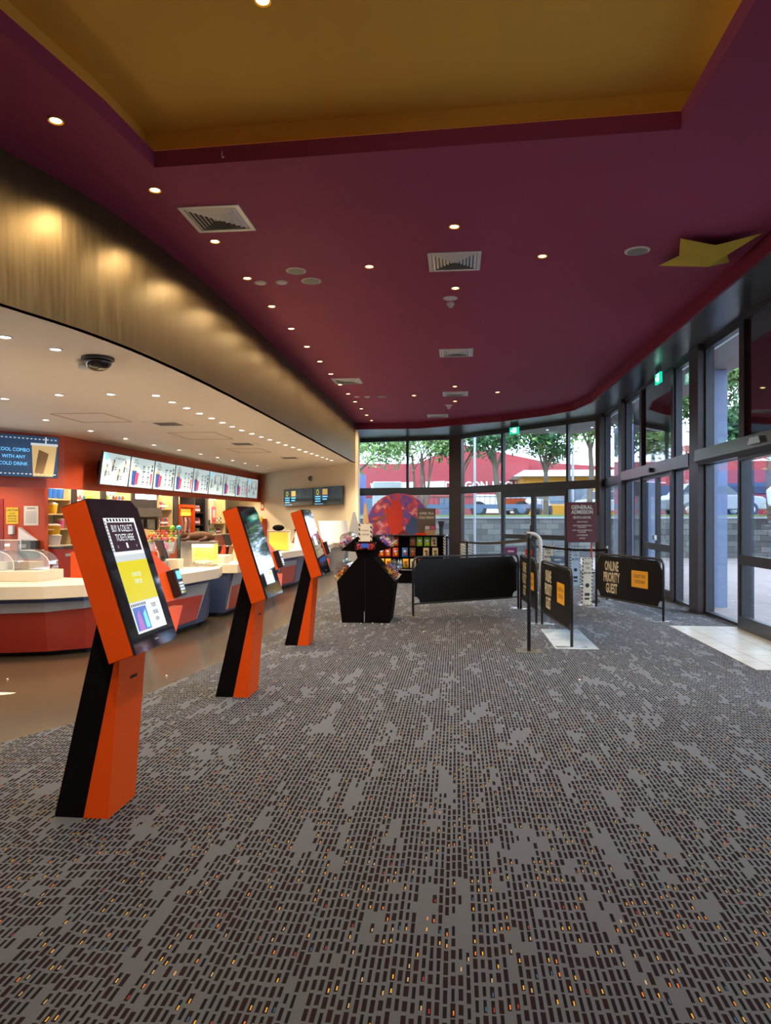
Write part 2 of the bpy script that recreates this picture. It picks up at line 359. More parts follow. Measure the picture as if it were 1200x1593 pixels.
# purple ceiling with raised gold recess
rec = [(-2.6, -5), (-2.98, -2), (-3.06, .5), (-3.02, 2.2), (-2.94, 3.4), (-2.85, 4.2), (-2.76, 4.71), (-2.68, 5.18), (-2.62, 5.97), (1.76, 5.79), (1.75, -5)]
outl = [(-6.6, -7), (-5.8, -2), (-5.2, 2), (-4.6, 4.2), (-4.1, 5.48), (-3.8, 6.34), (-3.5, 7.34), (-3.3, 9.15), (-3.27, 13), (-3.25, 22.8), (-1.2, 22.75), (1.33, 21.32), (2.5, 20.2), (3.1, 19.3), (3.33, 18), (3.33, -7)]
import bmesh
def holed(name, outer, inner, z, mt, parent=None):
    bm = bmesh.new(); es = []
    for ring in (outer, inner):
        vs = [bm.verts.new((x, y, z)) for x, y in ring]
        es += [bm.edges.new((vs[i], vs[(i + 1) % len(vs)])) for i in range(len(vs))]
    bmesh.ops.triangle_fill(bm, use_beauty=True, edges=es)
    me = bpy.data.meshes.new(name); bm.to_mesh(me); bm.free(); me.materials.append(M[mt])
    o = bpy.data.objects.new(name, me); LINK(o)
    if parent: o.parent = parent
    return o
ceil = st(holed('ceiling', outl, rec, CZ, 'purple'))
def ring_wall(pts, z0, z1, closed=True):
    m = MB(); n = len(pts)
    for i in range(n if closed else n - 1):
        a = pts[i]; b_ = pts[(i + 1) % n]; m.add([(*a, z0), (*b_, z0), (*b_, z1), (*a, z1)], [(0, 1, 2, 3)])
    return m
ring_wall(rec, CZ, CZ + .145).build('recess_lip', 'purple', ceil)
cx, cy = -.6, .5
rec2 = [(x + (.12 if x > cx else -.12), y + (.1 if y > cy else -.12)) for x, y in rec]
holed('recess_ledge', rec2, rec, CZ + .146, 'gold_paint', ceil)
ring_wall(rec2, CZ + .146, CZ + .36).build('recess_side', 'gold_paint', ceil)
MB().prism(WF, rec2, CZ + .36, CZ + .40).build('recess_top', 'gold_paint', ceil)
# dark purple bulkhead in front of the glazing, dark soffit behind it
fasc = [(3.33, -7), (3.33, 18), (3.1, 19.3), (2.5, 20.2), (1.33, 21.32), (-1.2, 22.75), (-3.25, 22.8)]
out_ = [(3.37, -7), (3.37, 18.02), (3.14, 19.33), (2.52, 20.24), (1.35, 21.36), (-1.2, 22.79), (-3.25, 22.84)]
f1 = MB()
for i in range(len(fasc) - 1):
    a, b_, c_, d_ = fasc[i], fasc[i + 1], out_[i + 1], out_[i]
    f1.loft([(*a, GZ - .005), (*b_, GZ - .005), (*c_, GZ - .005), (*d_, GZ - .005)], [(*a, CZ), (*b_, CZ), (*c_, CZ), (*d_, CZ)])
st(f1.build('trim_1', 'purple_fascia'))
so = MB(); glz = [(4.2, -7), (4.2, 20.4), (4.1, 20.45), (4.0, 20.6), (2.0, 22.9), (0, 25.1), (-3.6, 25.8)]
for i in range(len(out_) - 1):
    a, b_, c_, d_ = out_[i], out_[i + 1], glz[i + 1], glz[i]
    so.loft([(*a, GZ), (*b_, GZ), (*c_, GZ), (*d_, GZ)], [(*a, GZ + .04), (*b_, GZ + .04), (*c_, GZ + .04), (*d_, GZ + .04)])
st(so.build('trim_2', 'dark_soffit'))
# dark bronze bulkhead above the candy counter
bk = [(-9.0, -7), (-7.4, -2), (-5.6, 2.6), (-4.4, 4.4), (-3.76, 5.5), (-3.5, 6.34), (-3.34, 7.34), (-3.24, 9.15), (-3.22, 13), (-3.25, 22.8)]
bk = [(-6.0, -7), (-5.2, -2), (-4.6, 2), (-4.1, 4.2)] + bk[4:]
w1 = MB()
sm = []
for i in range(len(bk) - 1):
    for t in range(4): sm.append(tuple(bk[i][k] + (bk[i + 1][k] - bk[i][k]) * t / 4 for k in (0, 1)))
sm.append(bk[-1])
for _ in range(3): sm = [sm[0]] + [tuple((sm[i - 1][k] + 2 * sm[i][k] + sm[i + 1][k]) / 4 for k in (0, 1)) for i in range(1, len(sm) - 1)] + [sm[-1]]
for i in range(len(sm) - 1):
    a, b_ = sm[i], sm[i + 1]
    w1.loft([(*a, SZ), (*b_, SZ), (b_[0] - .08, b_[1], SZ), (a[0] - .08, a[1], SZ)], [(*a, CZ), (*b_, CZ), (b_[0] - .08, b_[1], CZ), (a[0] - .08, a[1], CZ)])
st(w1.build('wall_left', 'bronze'))
# cream soffit ceiling over the counters
st(MB().prism(WF, [(x - .005, y) for x, y in sm] + [(-3.25, 22.85), (-8.1, 28.7), (-8.6, 14.7), (-13, 9.2), (-13, -7)], SZ, SZ + .05).build('ceiling.001', 'soffit_white'))
# back cream wall
A_ = (-3.25, 22.8); B_ = (-10.5, 31.55)
Fc = frame((-3.25, 22.8, 0), (B_[0] - A_[0], B_[1] - A_[1], 0), (0, 0, 1))   # normal points outward
st(MB().fbox(Fc, 0, 0, 11.4, 3.42, 0, .12).build('wall_back', 'cream'))
st(MB().prism(WF, [(-3.25, 22.8), (-3.15, 22.8), (-3.5, 25.75), (-3.62, 25.75)], 0, GZ).build('wall_return', 'cream'))
# red bulkhead holding the menu screens, wall behind the service area
bh = [(-12.4, 9.6), (-8.46, 14.65), (-8.02, 28.56)]
bb = MB()
for (a, b_) in ((bh[0], bh[1]), (bh[1], bh[2])):
    d = Vector((b_[0] - a[0], b_[1] - a[1])).normalized(); n_ = Vector((-d.y, d.x)) * .15
    bb.loft([(*a, 2.23), (*b_, 2.23), (b_[0] + n_.x, b_[1] + n_.y, 2.23), (a[0] + n_.x, a[1] + n_.y, 2.23)], [(*a, SZ), (*b_, SZ), (b_[0] + n_.x, b_[1] + n_.y, SZ), (a[0] + n_.x, a[1] + n_.y, SZ)])
st(bb.build('wall_bulkhead', 'red_wall'))
st(MB().box(-10.4, 15.3, 0, -10.25, 31.5, 2.8).build('wall_service', 'cream'))
st(MB().prism(WF, [(-8.65, 14.75), (-8.2, 28.75), (-10.3, 31.2), (-13.5, 31.2), (-13.5, 9.8), (-12.6, 9.7)], 2.7, 2.75).build('ceiling.002', 'soffit_white'))
# red walls at the left end of the service area
st(MB().prism(WF, [(-9.85, 15.2), (-9.28, 15.25), (-9.28, 15.4), (-9.95, 15.4)], 0, 2.7).build('wall_service.001', 'red_wall'))
st(MB().prism(WF, [(-13.2, 14.9), (-9.85, 15.2), (-9.87, 15.4), (-13.2, 15.2)], 0, 2.7).build('wall_service.002', 'red_wall'))
st(MB().box(-13.4, -7, 0, -13.2, 15.4, SZ).build('wall_far_left', 'cream'))
st(MB().box(-13.4, -7.2, 0, 4.3, -7, 5.05).build('wall_behind', 'red_wall'))

# ================================================================ GLAZING
FR = frame((4.1, 0, 0), (0, 1, 0), (0, 0, 1)); 
uB = Vector((-4.05, 4.6, 0)); FB = frame((4.05, 20.4, 0), uB, (0, 0, 1)); LB = uB.length
uA = Vector((-3.6, .7, 0)); FA = frame((0, 25, 0), uA, (0, 0, 1)); LA = uA.length
wn_ = [0]
def win(F, a0, a1, z0, z1, fw=.045, splits=(), mt='alu_dark'):
    wn_[0] += 1; m = MB(); d0, d1 = -.03, .07
    m.fbox(F, a0, z0, a0 + fw, z1, d0, d1); m.fbox(F, a1 - fw, z0, a1, z1, d0, d1)
    m.fbox(F, a0 + fw, z0, a1 - fw, z0 + fw, d0, d1); m.fbox(F, a0 + fw, z1 - fw, a1 - fw, z1, d0, d1)
    for s_ in splits: m.fbox(F, s_ - fw / 2, z0 + fw, s_ + fw / 2, z1 - fw, d0, d1)
    o = st(m.build('window_%d' % wn_[0], mt))
    p = MB().fbox(F, a0 + fw, z0 + fw, a1 - fw, z1 - fw, .015, .022).build('pane', 'glass', o)
    return o
dn_ = [0]
def door(F, a0, a1, z1, hinge=1, rail=1.0, fw=.07, ka=None, d0=-.04, d1=.04):
    dn_[0] += 1; m = MB()
    m.fbox(F, a0, .01, a0 + fw, z1, d0, d1); m.fbox(F, a1 - fw, .01, a1, z1, d0, d1)
    m.fbox(F, a0 + fw, .01, a1 - fw, .2, d0, d1); m.fbox(F, a0 + fw, rail - .07, a1 - fw, rail + .07, d0, d1); m.fbox(F, a0 + fw, z1 - .09, a1 - fw, z1, d0, d1)
    o = st(m.build('door_%d' % dn_[0], 'alu_dark'))
    MB().fbox(F, a0 + fw, .2, a1 - fw, z1 - .09, -.004, .004).build('pane', 'glass', o)
    if hinge is not None:
        a = a0 + .035 if hinge else a1 - .035
        if ka == 'plate': MB().fbox(F, a - .05, 1.08, a + .05, 1.36, d0 - .03, d0 - .001).build('push_plate', 'black_plastic', o)
        elif ka == 'knob': MB().fbox(F, a - .03, 1.14, a + .03, 1.24, d0 - .05, d0 - .001).build('lock', 'steel', o)
    return o
# right wall: modules between columns
tn = [2]
def trim(m, mt):
    tn[0] += 1; return st(m.build('trim_%d' % tn[0], mt))
cols = [(20.0, 20.35), (17.62, 17.95), (12.15, 12.6), (6.75, 7.2), (1.35, 1.8)]
for y0, y1 in cols: trim(MB().fbox(FR, y0, 0, y1, GZ, -.14, .12), 'alu_brown')
trim(MB().fbox(FR, 1.8, 4.39, 20.0, GZ, -.05, .08), 'alu_dark')
win(FR, 17.95, 20.0, 2.62, 4.39); win(FR, 17.95, 20.0, .02, 2.47)
trim(MB().fbox(FR, 17.95, 2.47, 20.0, 2.62, -.05, .08), 'alu_dark')
st(MB().fbox(FR, -7, 0, 1.35, GZ, -.02, .12).build('wall_light_block', 'alu_brown'))  # unseen solid wall put in to keep daylight off the foreground
for k, (lo, hi) in enumerate([(12.6, 17.62), (7.2, 12.15), (1.8, 6.75)]):
    if k == 0: p0, p1, p2, p3 = 12.6, 13.8, 16.1, 17.62
    else: p0, p1, p2, p3 = lo, lo + 1.1, hi - 1.62, hi
    win(FR, p0, p1 - .06, 2.62, 4.39); win(FR, p2 + .1, p3, 2.62, 4.39)
    trim(MB().fbox(FR, p1 - .06, 2.62, p1 + .08, 4.39, -.07, .1), 'alu_brown'); trim(MB().fbox(FR, p2 - .08, 2.62, p2 + .1, 4.39, -.07, .1), 'alu_brown')
    # dark glossy panel above the doors
    o = trim(MB().fbox(FR, p1 + .08, 2.62, p2 - .08, 4.39, -.02, .03), 'panel_gloss')
    win(FR, p0, p1 - .06, .02, 2.5); win(FR, p2 + .1, p3, .02, 2.5)
    trim(MB().fbox(FR, p1 - .06, 0, p1 + .08, 2.5, -.09, .12), 'alu_brown'); trim(MB().fbox(FR, p2 - .0, 0, p2 + .1, 2.5, -.07, .1), 'alu_dark')
    mid = (p1 + .08 + p2) / 2
    if k < 3:
        if k == 0:
            door(FR, p1 + .08, mid, 2.5, 0, ka='knob'); door(FR, mid, p2, 2.5, 1, ka='knob')
        else:
            door(FR, p1 + .08, mid - .01, 2.5, 0, d0=-.08, d1=-.01); door(FR, mid + .01, p2 + .12, 2.5, 1, d0=-.08, d1=-.01)
    if k == 0:
        h = trim(MB().prism(frame((0, 12.62, 0), (1, 0, 0), (0, 0, 1)), [(3.95, 2.48), (4.06, 2.48), (4.06, 2.70), (3.95, 2.70)], 0, -4.98), 'header_metal')
        MB().prism(frame((3.95, 14.9, 2.56), (0, 1, 0), (0, 0, 1)), arc(0, 0, .05, 0, 2 * PI, 14)[:-1], -.06, 0.0).build('sensor', 'black_plastic', h)
    else:
        h = trim(MB().prism(frame((0, lo + .01, 0), (1, 0, 0), (0, 0, 1)), [(3.97, 2.46), (4.06, 2.46), (4.06, 2.70), (3.9, 2.70), (3.9, 2.52)], 0, -(hi - lo - .02)), 'header_metal')
        MB().prism(frame((3.9, (lo + hi) / 2, 2.56), (0, 1, 0), (0, 0, 1)), [(-.2, 0), (.2, 0), (.14, .09), (-.14, .09)], -.05, .0).build('sensor', 'steel', h)
# back, angled part with double doors
F_ = FB; q = LB / 1.0
qa = [0.0, .17, .205, .615, .64, .985]; qa = [v * LB for v in qa]
trim(MB().fbox(FB, -.1, 0, .12, GZ, -.12, .14), 'alu_brown')
trim(MB().fbox(FB, .12, 4.37, LB - .12, GZ, -.06, .08), 'alu_dark'); trim(MB().fbox(FB, .12, 2.47, LB - .12, 2.62, -.06, .08), 'alu_dark')
sb1, sb2 = .195 * LB, .63 * LB
for a0, a1 in ((.12, sb1), (sb1, sb2), (sb2, LB - .12)): win(FB, a0, a1, 2.62, 4.37)
win(FB, .12, sb1, .02, 2.47); win(FB, sb2, LB - .12, .02, 2.47)
md = (sb1 + sb2) / 2
trim(MB().fbox(FB, sb1, 2.33, sb2, 2.47, -.04, .06), 'alu_dark')
door(FB, sb1 + .02, md - .005, 2.33, 0, ka='plate'); door(FB, md + .005, sb2 - .02, 2.33, 1, ka='plate')
# column at the bend and flat part
trim(MB().prism(WF, [(.17, 24.72), (.28, 24.95), (.1, 25.2), (-.2, 25.22), (-.22, 24.86)], 0, GZ), 'alu_brown')
trim(MB().fbox(FA, .2, 4.37, LA, GZ, -.06, .08), 'alu_dark'); trim(MB().fbox(FA, .2, 2.44, LA, 2.62, -.06, .08), 'alu_dark')
win(FA, .2, .48 * LA, 2.62, 4.37); win(FA, .48 * LA, LA, 2.62, 4.37); win(FA, .2, LA, .02, 2.44)

# ================================================================ CEILING FITTINGS
DN = frame((0, 0, 0), (1, 0, 0), (0, -1, 0))   # normal points down
def lamp_data(e, col, size=105, blend=.7):
    L = bpy.data.lights.new('spot', 'SPOT'); L.energy = e; L.color = col; L.spot_size = math.radians(size); L.spot_blend = blend; L.shadow_soft_size = .04; return L
def make_downlight(loc, rim, lens, L, label, group, r=.06):
    t = thing('downlight', loc, label, 'ceiling light', group)
    ring = [(r * .72, .0), (r * .72, .006), (r * .95, .012), (r, .008), (r, 0)]
    n = 20; m = MB(); m.v = [fp(DN, q_ * math.cos(2 * PI * k / n), q_ * math.sin(2 * PI * k / n), c_) for q_, c_ in ring for k in range(n)]
    m.f = [[i * n + k, i * n + (k + 1) % n, ((i + 1) % 5) * n + (k + 1) % n, ((i + 1) % 5) * n + k] for i in range(5) for k in range(n)]; m.m = [0] * len(m.f)
    m.build('rim', rim, t, local=True); MB().lathe(DN, [(r * .72, .0005), (r * .72, .003)], 20).build('lens', lens, t, local=True)
    lo = bpy.data.objects.new('lamp', L); LINK(lo); lo.parent = t; lo.location = (0, 0, -.03); return t
WARM = (1., .74, .40); WARM2 = (1., .82, .58)
# row beside the bronze bulkhead
row = [(-3.06, 5.18), (-2.79, 6.37)] + [(-2.65, 7.62 + 1.214 * i) for i in range(13)]
Lr = lamp_data(SPOT_PURPLE * .75, WARM, 156, .6)
lb = 'small round downlight in the long row beside the dark bronze bulkhead'
d0 = make_downlight((*row[0], CZ), 'amber', 'lamp', Lr, lb, 'downlights along the bronze bulkhead')
row += [(-3.6, 3.9), (-3.9, 2.4), (-4.1, .8)]
for p in row[1:]: dup(d0, (*p, CZ))
Lp = lamp_data(SPOT_PURPLE, (1., .82, .6), 125, .6)
d1 = make_downlight((-.02, 7.48, CZ), 'amber', 'lamp', Lp, 'downlight over the middle, on the near side of the square air vent', 'downlights in the purple ceiling')
for (x, y, t_) in [(-1.05, 8.57, 'downlight left of the large middle square air vent'), (1.0, 8.43, 'downlight right of the large middle square air vent'), (-.01, 9.49, 'downlight just in front of the smoke detector'),
                   (-1.05, 17.74, 'distant downlight, leftmost of the far group near the windows'), (-.03, 16.61, 'distant downlight just nearer than the far vent'), (1.0, 17.48, 'distant downlight, rightmost of the far group near the windows'),
                   (-.03, 18.73, 'distant downlight just beyond the far vent')]:
    dup(d1, (x, y, CZ), label=t_ + ' in the purple ceiling')
Lg = lamp_data(SPOT_PURPLE * 2.2, (1., .82, .6), 150, .6)
d2 = make_downlight((-1.27, 4.58, CZ + .36), 'amber', 'lamp', Lg, 'downlight in the gold recess at the top edge of the photo', 'downlights in the gold recess')
for x, y in [(.6, 2.6), (-1.3, 1.6), (.6, -.4), (-1.3, -2.4)]: dup(d2, (x, y, CZ + .36), label='downlight in the gold recess overhead, outside the photo frame')
# cream soffit
Ls = lamp_data(SPOT_SOFFIT, WARM2, 130, .5)
lb = 'round white downlight in the long straight row along the cream soffit edge'
e0 = make_downlight((-4.33, 9.92, SZ), 'white', 'lamp_white', Ls, lb, 'downlights in the row along the soffit edge', .07)
for i in range(1, 21): y = 9.92 + .59 * i; dup(e0, (-4.33 + max(0, (y - 14)) * .065, y, SZ))
dd = dup(e0, (-7.4, 12.21, SZ), label='round white downlight in the back row above the menu screens', group='downlights in front of the menu screens')
for p in [(-7.42, 13.83), (-7.37, 15.26), (-7.33, 16.68), (-7.22, 18.0), (-7.08, 19.17), (-6.98, 20.3), (-6.9, 21.45), (-6.85, 22.6), (-6.75, 23.7), (-6.68, 24.88)]: dup(dd, (*p, SZ))
for (x, y, t_) in [(-4.4, 6.56, 'round white downlight at the left edge, near the camera dome'), (-4.19, 7.09, 'round white downlight left of the small white camera'), (-6.69, 9.97, 'round white downlight at the left edge behind the dome'),
                   (-5.7, 9.73, 'round white downlight, middle of the short cross row'), (-4.93, 9.76, 'round white downlight, right end of the short cross row')]:
    dup(e0, (x, y, SZ), label=t_ + ' in the cream soffit', group='loose downlights in the soffit')
for p in [(-6.5, 6.5), (-8.6, 8.6), (-9.5, 11.2), (-6, 3.5)]: dup(e0, (*p, SZ), label='soffit downlight beyond the left edge', group='soffit downlights off frame')

def make_vent(loc, s, label):
    t = thing('air_vent', loc, label, 'air vent', 'square ceiling air vents'); m = MB(); h = s / 2
    def sq(r0, r1, c0, c1, mi):
        P = lambda r, c: [fp(DN, a, b_, c) for a, b_ in ((-r, -r), (r, -r), (r, r), (-r, r))]
        A = P(r0, c0); B = P(r1, c1)
        m.add(A + B, [(i, (i + 1) % 4, 4 + (i + 1) % 4, 4 + i) for i in range(4)], mi)
    sq(h, h, 0, .012, 0); sq(h, h - .045, .012, .012, 0); sq(h - .045, h - .045, .012, .0, 0)
    m.build('rim', ['vent_alu'], t, local=True)
    m = MB(); r = h - .05; k = 0
    while r > .05:
        sq(r, r - .030, .002, .02, 0); sq(r - .030, r - .034, .02, .02, 0); r -= .04; k += 1
    m.rect(DN, -r, -r, r, r, .015); m.build('louvres', 'vent_alu', t, local=True)
    MB().rect(DN, -h + .045, -h + .045, h - .045, h - .045, .001).build('duct', 'vent_dark', t, local=True)
    return t
v0 = make_vent((-2.42, 7.05, CZ), .62, 'square metal air vent nearest the camera beside the bronze bulkhead')
for x, y, t_ in [(-.02, 8.5, 'square metal air vent in the middle of the purple ceiling, nearest of the middle line'), (0, 13.22, 'square air vent in the middle line, second from the camera'), (-2.42, 15.7, 'farther square air vent in line with the bulkhead downlights'),
                 (-.02, 17.6, 'square air vent in the middle line, between two far downlights'), (-.55, 21.35, 'farthest square air vent, close to the back windows')]: dup(v0, (x, y, CZ), label=t_)
def disc(name, loc, r, label, cat, mt='offwhite', inner='grille', group=None):
    t = thing(name, loc, label, cat, group)
    MB().lathe(DN, [(r, 0), (r, .008), (r * .82, .016)], 28).build('rim', mt, t, local=True)
    MB().lathe(DN, [(r * .8, .016), (r * .8, .019)], 28).build('grille', inner, t, local=True); return t
disc('ceiling_speaker', (-1.97, 8.63, CZ), .125, 'round grey ceiling speaker, rear of the pair right of the bulkhead lights', 'speaker')
disc('ceiling_speaker', (-1.86, 9.02, CZ), .13, 'round cream ceiling speaker, front of the pair right of the bulkhead lights', 'speaker')
disc('ceiling_speaker', (2.06, 8.37, CZ), .14, 'round pale ceiling speaker left of the yellow folded star', 'speaker')
disc('ceiling_speaker', (-1.87, 17.85, CZ), .12, 'far round ceiling speaker past the second side vent', 'speaker')
disc('ceiling_sensor', (-2.53, 9.02, CZ), .08, 'small round cap touching the bulkhead row of downlights', 'ceiling sensor', inner='offwhite')
disc('ceiling_sensor', (-2.25, 9.03, CZ), .075, 'small round cap midway between bulkhead lights and speakers', 'ceiling sensor', inner='white')
disc('ceiling_sensor', (-2.5, 17.78, CZ), .075, 'far small round cap beside the bulkhead row', 'ceiling sensor', inner='offwhite')
disc('ceiling_sensor', (-2.24, 17.81, CZ), .07, 'far small round cap next to the far speaker', 'ceiling sensor', inner='white')
def smoke(loc, label):
    t = thing('smoke_detector', loc, label, 'smoke detector')
    MB().lathe(DN, [(.1, 0), (.1, .008), (.05, .012)], 24).build('plate', 'white', t, local=True)
    o = MB().lathe(frame((0, .22, 0), (1, 0, 0), (0, -1, 0)), [(.055, 0), (.055, .03), (.035, .045), (.035, .06), (.02, .07)], 20).build('sensor_head', 'white', t, local=True)
smoke((-.08, 9.92, CZ), 'white smoke detector with round plate in the middle of the purple ceiling')
smoke((-.2, 19.4, CZ), 'far white smoke detector near the back windows')
# small hook screws on the recess lip
for x, z_ in ((-2.0, 4.66), (-.42, 4.66)):
    m = MB().tube([(x, 5.93, 4.74), (x, 5.93, 4.70), (x + .01, 5.92, 4.68), (x + .02, 5.92, 4.69)], .004, 6)
    tag(m.build('hook', 'white'), 'tiny white hook on the far lip of the gold recess, ' + ('left one' if x < -1 else 'middle one'), 'hook')
# folded paper star
t = [(2.40, 8.76), (2.50, 8.30), (2.40, 7.92), (2.80, 8.02), (3.22, 7.86), (3.02, 8.3), (3.20, 8.72), (2.80, 8.67)]
m = MB(); n = 8; vs = [(x, y, 4.60 if i % 2 == 0 else 4.55) for i, (x, y) in enumerate(t)] + [(2.84, 8.38, 4.44), (2.82, 8.34, 4.645)]
m.add(vs, [(i, (i + 1) % 8, 8) for i in range(8)] + [((i + 1) % 8, i, 9) for i in range(8)])
tag(m.build('folded_star', 'star_yellow'), 'yellow four-pointed folded star fixed under the purple ceiling', 'decoration')
# camera dome, small camera, access hatches in the cream soffit
t = thing('security_dome', (-3.95, 7.52, SZ), 'dark smoked round security camera dome under the cream soffit', 'security camera')
MB().lathe(DN, [(.175, 0), (.175, .03), (.16, .035)], 28).build('mount', 'black_plastic', t, local=True)
MB().lathe(DN, [(.15, .035), (.145, .07), (.11, .12), (.05, .145), (.01, .15)], 28).build('dome', 'black_gloss', t, local=True, smooth=True)
t = thing('security_camera', (-4.2, 7.62, SZ), 'small white bullet camera beside the dark dome', 'security camera')
MB().lathe(DN, [(.06, 0), (.06, .03), (.03, .05)], 20).build('mount', 'offwhite', t, local=True)
MB().tube([(-.02, 0, -.07), (.13, 0, -.09)], .035, 12).build('barrel', 'white', t, local=True)
def hatch(x0, y0, x1, y1, label, nm='ceiling_hatch'):
    m = MB(); w_ = .012
    for a in ((x0, y0, x1, y0 + w_), (x0, y1 - w_, x1, y1), (x0, y0, x0 + w_, y1), (x1 - w_, y0, x1, y1)): m.box(a[0], a[1], SZ - .006, a[2], a[3], SZ)
    tag(m.build(nm, 'kraft'), label, 'ceiling hatch')
hatch(-6.9, 11.5, -5.95, 12.6, 'nearest outlined access hatch in the cream soffit')
hatch(-6.0, 14.3, -5.0, 15.6, 'middle outlined access hatch in the cream soffit')
hatch(-5.9, 17.8, -5.0, 18.9, 'farthest outlined access hatch in the cream soffit')
def sgrille(x, y, label):
    t = thing('soffit_vent', (x, y, SZ), label, 'air vent'); MB().fbox(DN, -.35, -.35, .35, .35, 0, .01).build('plate', 'soffit_white', t, local=True)
    m = MB()
    for i in range(7): m.fbox(DN, -.22, -.2 + i * .06, .22, -.18 + i * .06, .01, .02)
    m.build('slots', 'vent_dark', t, local=True)
sgrille(-5.4, 12.9, 'slotted air vent in the cream soffit, nearer one'); sgrille(-5.1, 16.6, 'slotted air vent in the cream soffit, middle one'); sgrille(-4.9, 20.6, 'slotted air vent in the cream soffit, farthest one')

# ================================================================ EXIT SIGNS
def exit_sign(F, label, hang):
    t = thing('exit_sign', tuple(F[0]), label, 'exit sign')
    MB().fbox(F, -.18, 0, .18, .2, -.02, .02).build('body', 'exit_green', t)
    m = MB(); 
    for s_ in (-1, 1):
        G = F if s_ > 0 else (F[0], -F[1], F[2], -F[3])
        m.rect(G, -.05, .03, .1, .18, .022, 0)
        m.poly(G, [(-.14, .1), (-.1, .14), (-.1, .115), (-.065, .115), (-.065, .085), (-.1, .085), (-.1, .06)], .022, 0)
    m.build('panel', 'exit_white', t)
    m = MB()
    for s_ in (-1, 1):
        G = F if s_ > 0 else (F[0], -F[1], F[2], -F[3])
        m.poly(G, arc(.03, .155, .014, 0, 2 * PI, 10)[:-1], .023); m.poly(G, [(.01, .135), (.05, .13), (.045, .095), (.07, .05), (.055, .045), (.03, .08), (.0, .05), (-.012, .06), (.02, .1)], .023)
    m.build('running_figure', 'exit_green', t)
    MB().fbox(F, -.16, .2, .16, .2 + hang, -.006, .006).build('hanger', 'alu_dark', t)
exit_sign(frame((1.75, 21.75, 4.12), (.66, -.75, 0), (0, 0, 1)), 'green running figure exit sign above the far double glass doors', .13)
exit_sign(frame((3.84, 14.0, 4.15), (0, -1, 0), (0, 0, 1)), 'green running figure exit sign above the middle glass doors on the right', .1)
exit_sign(frame((3.84, 8.6, 4.15), (0, -1, 0), (0, 0, 1)), 'green running figure exit sign at the right edge above the nearest doors', .1)

# ================================================================ TICKET KIOSKS
def kiosk(y0, label):
    X0 = -1.95; t = thing('ticket_kiosk', (X0, y0, 0), label, 'ticket kiosk', 'self service ticket kiosks')
    S = frame((0, y0 - .16, 0), (1, 0, 0), (0, 0, 1))      # side plane; normal points to -y
    MB().prism(S, [(-2.13, 0), (-1.97, 0), (-1.79, .87), (-1.84, 1.05), (-1.867, 1.147)], -.32, -.0).build('pedestal', 'black_matt', t)
    o = MB().prism(S, [(-1.97, 0), (-1.83, 0), (-1.765, .87), (-1.79, .87)], -.32, 0).build('pedestal_cover', 'orange', t, bevel=.003)
    o['label'] = 'orange front cover of the pedestal'
    c = Vector((-1.83 + .5 * .075, y0, .5)); 
    s2 = frame((-1.83, y0, 0), (0, 1, 0), (.065, 0, .87)); MB().fbox(s2, -.02, .72, .06, .735, .001, .004).build('slot', 'black', t)
    H = frame((0, y0 - .27, 0), (1, 0, 0), (0, 0, 1))
    body = [(-1.64, .893), (-1.90, 1.693), (-2.03, 1.65), (-1.77, .847)]
    # far-side upper corner chamfered: build the head as a loft of three sections
    m = MB(); A = [fp(H, *p, 0) for p in body]; B = [fp(H, *p, -.48) for p in body]
    ch = [(-1.64, .893), (-1.881, 1.636), (-2.013, 1.60), (-1.77, .847)]; C_ = [fp(H, *p, -.54) for p in ch]
    m.loft(A, B, cap=True); m.loft(B, C_, cap=True); m.build('head', 'orange', t, bevel=.004)
    f = Vector((-.26, 0, .80)).normalized(); u = Vector((0, 1, 0)); F = frame((-1.636, y0 - .27, .893), u, f)  # normal = u x f -> +x, up
    m = MB(); m.prism(F, [(.0, .0), (.54, .0), (.54, .785), (.48, .842), (.0, .842)], .0, .014); m.build('bezel', 'black_gloss', t)
    top = frame((-1.895, y0 - .27, 1.697), (0, 1, 0), (-.13, 0, -.043)); MB().prism(top, [(0, 0), (.48, 0), (.48, .135), (0, .135)], -.004, -.0005).build('top_cap', 'black', t)
    G = frame(fp(F, .09, .095, .0145), u, f); W_, H_ = .36, .64
    MB().fbox(G, 0, 0, W_, H_, 0, .001).build('screen', 'screen_grey' if y0 < 4 else 'screen_reflect', t)
    MB().rect(F, .25, .04, .30, .046, .0155).build('maker_mark', 'grey_band', t)
    # card terminal arm on the far side
    m = MB(); P = lambda yy, zz, c=0: (-1.636 - .325 * (zz - .896) + c, y0 + yy, zz)
    up = [(.27, 1.42), (.50, 1.285), (.49, 1.10), (.26, 1.10)]
    m.loft([P(*p, .0) for p in up], [P(*p, -.11) for p in up]); m.build('terminal_arm', 'orange_bright', t)
    lo_ = [(.27, 1.06), (.512, 1.054), (.27, .905)]
    MB().loft([P(*p, .0) for p in lo_], [P(*p, -.06) for p in lo_]).build('lower_fin', 'orange_bright', t)
    T = frame(P(.46, 1.20, .035), u, f)
    k = MB().fbox(T, -.045, -.085, .045, .085, -.035, .02).build('card_terminal', 'black_plastic', t, bevel=.006)
    MB().rect(T, -.032, .02, .032, .07, .021).build('display', 'screen_cyan' if y0 < 4 else 'screen_white', k)
    m = MB()
    for i in range(3):
        for j in range(4): m.fbox(T, -.032 + i * .022, -.07 + j * .019, -.016 + i * .022, -.057 + j * .019, .02, .023, 1 if j == 0 and i == 1 else (2 if j == 0 and i == 2 else 0))
    m.build('keypad', ['screen_white', 'yellow', 'green'], k)
    return t, G, F
k1, G, F1 = kiosk(3.75, 'orange and black ticket kiosk nearest the camera, lit yellow and violet screen')
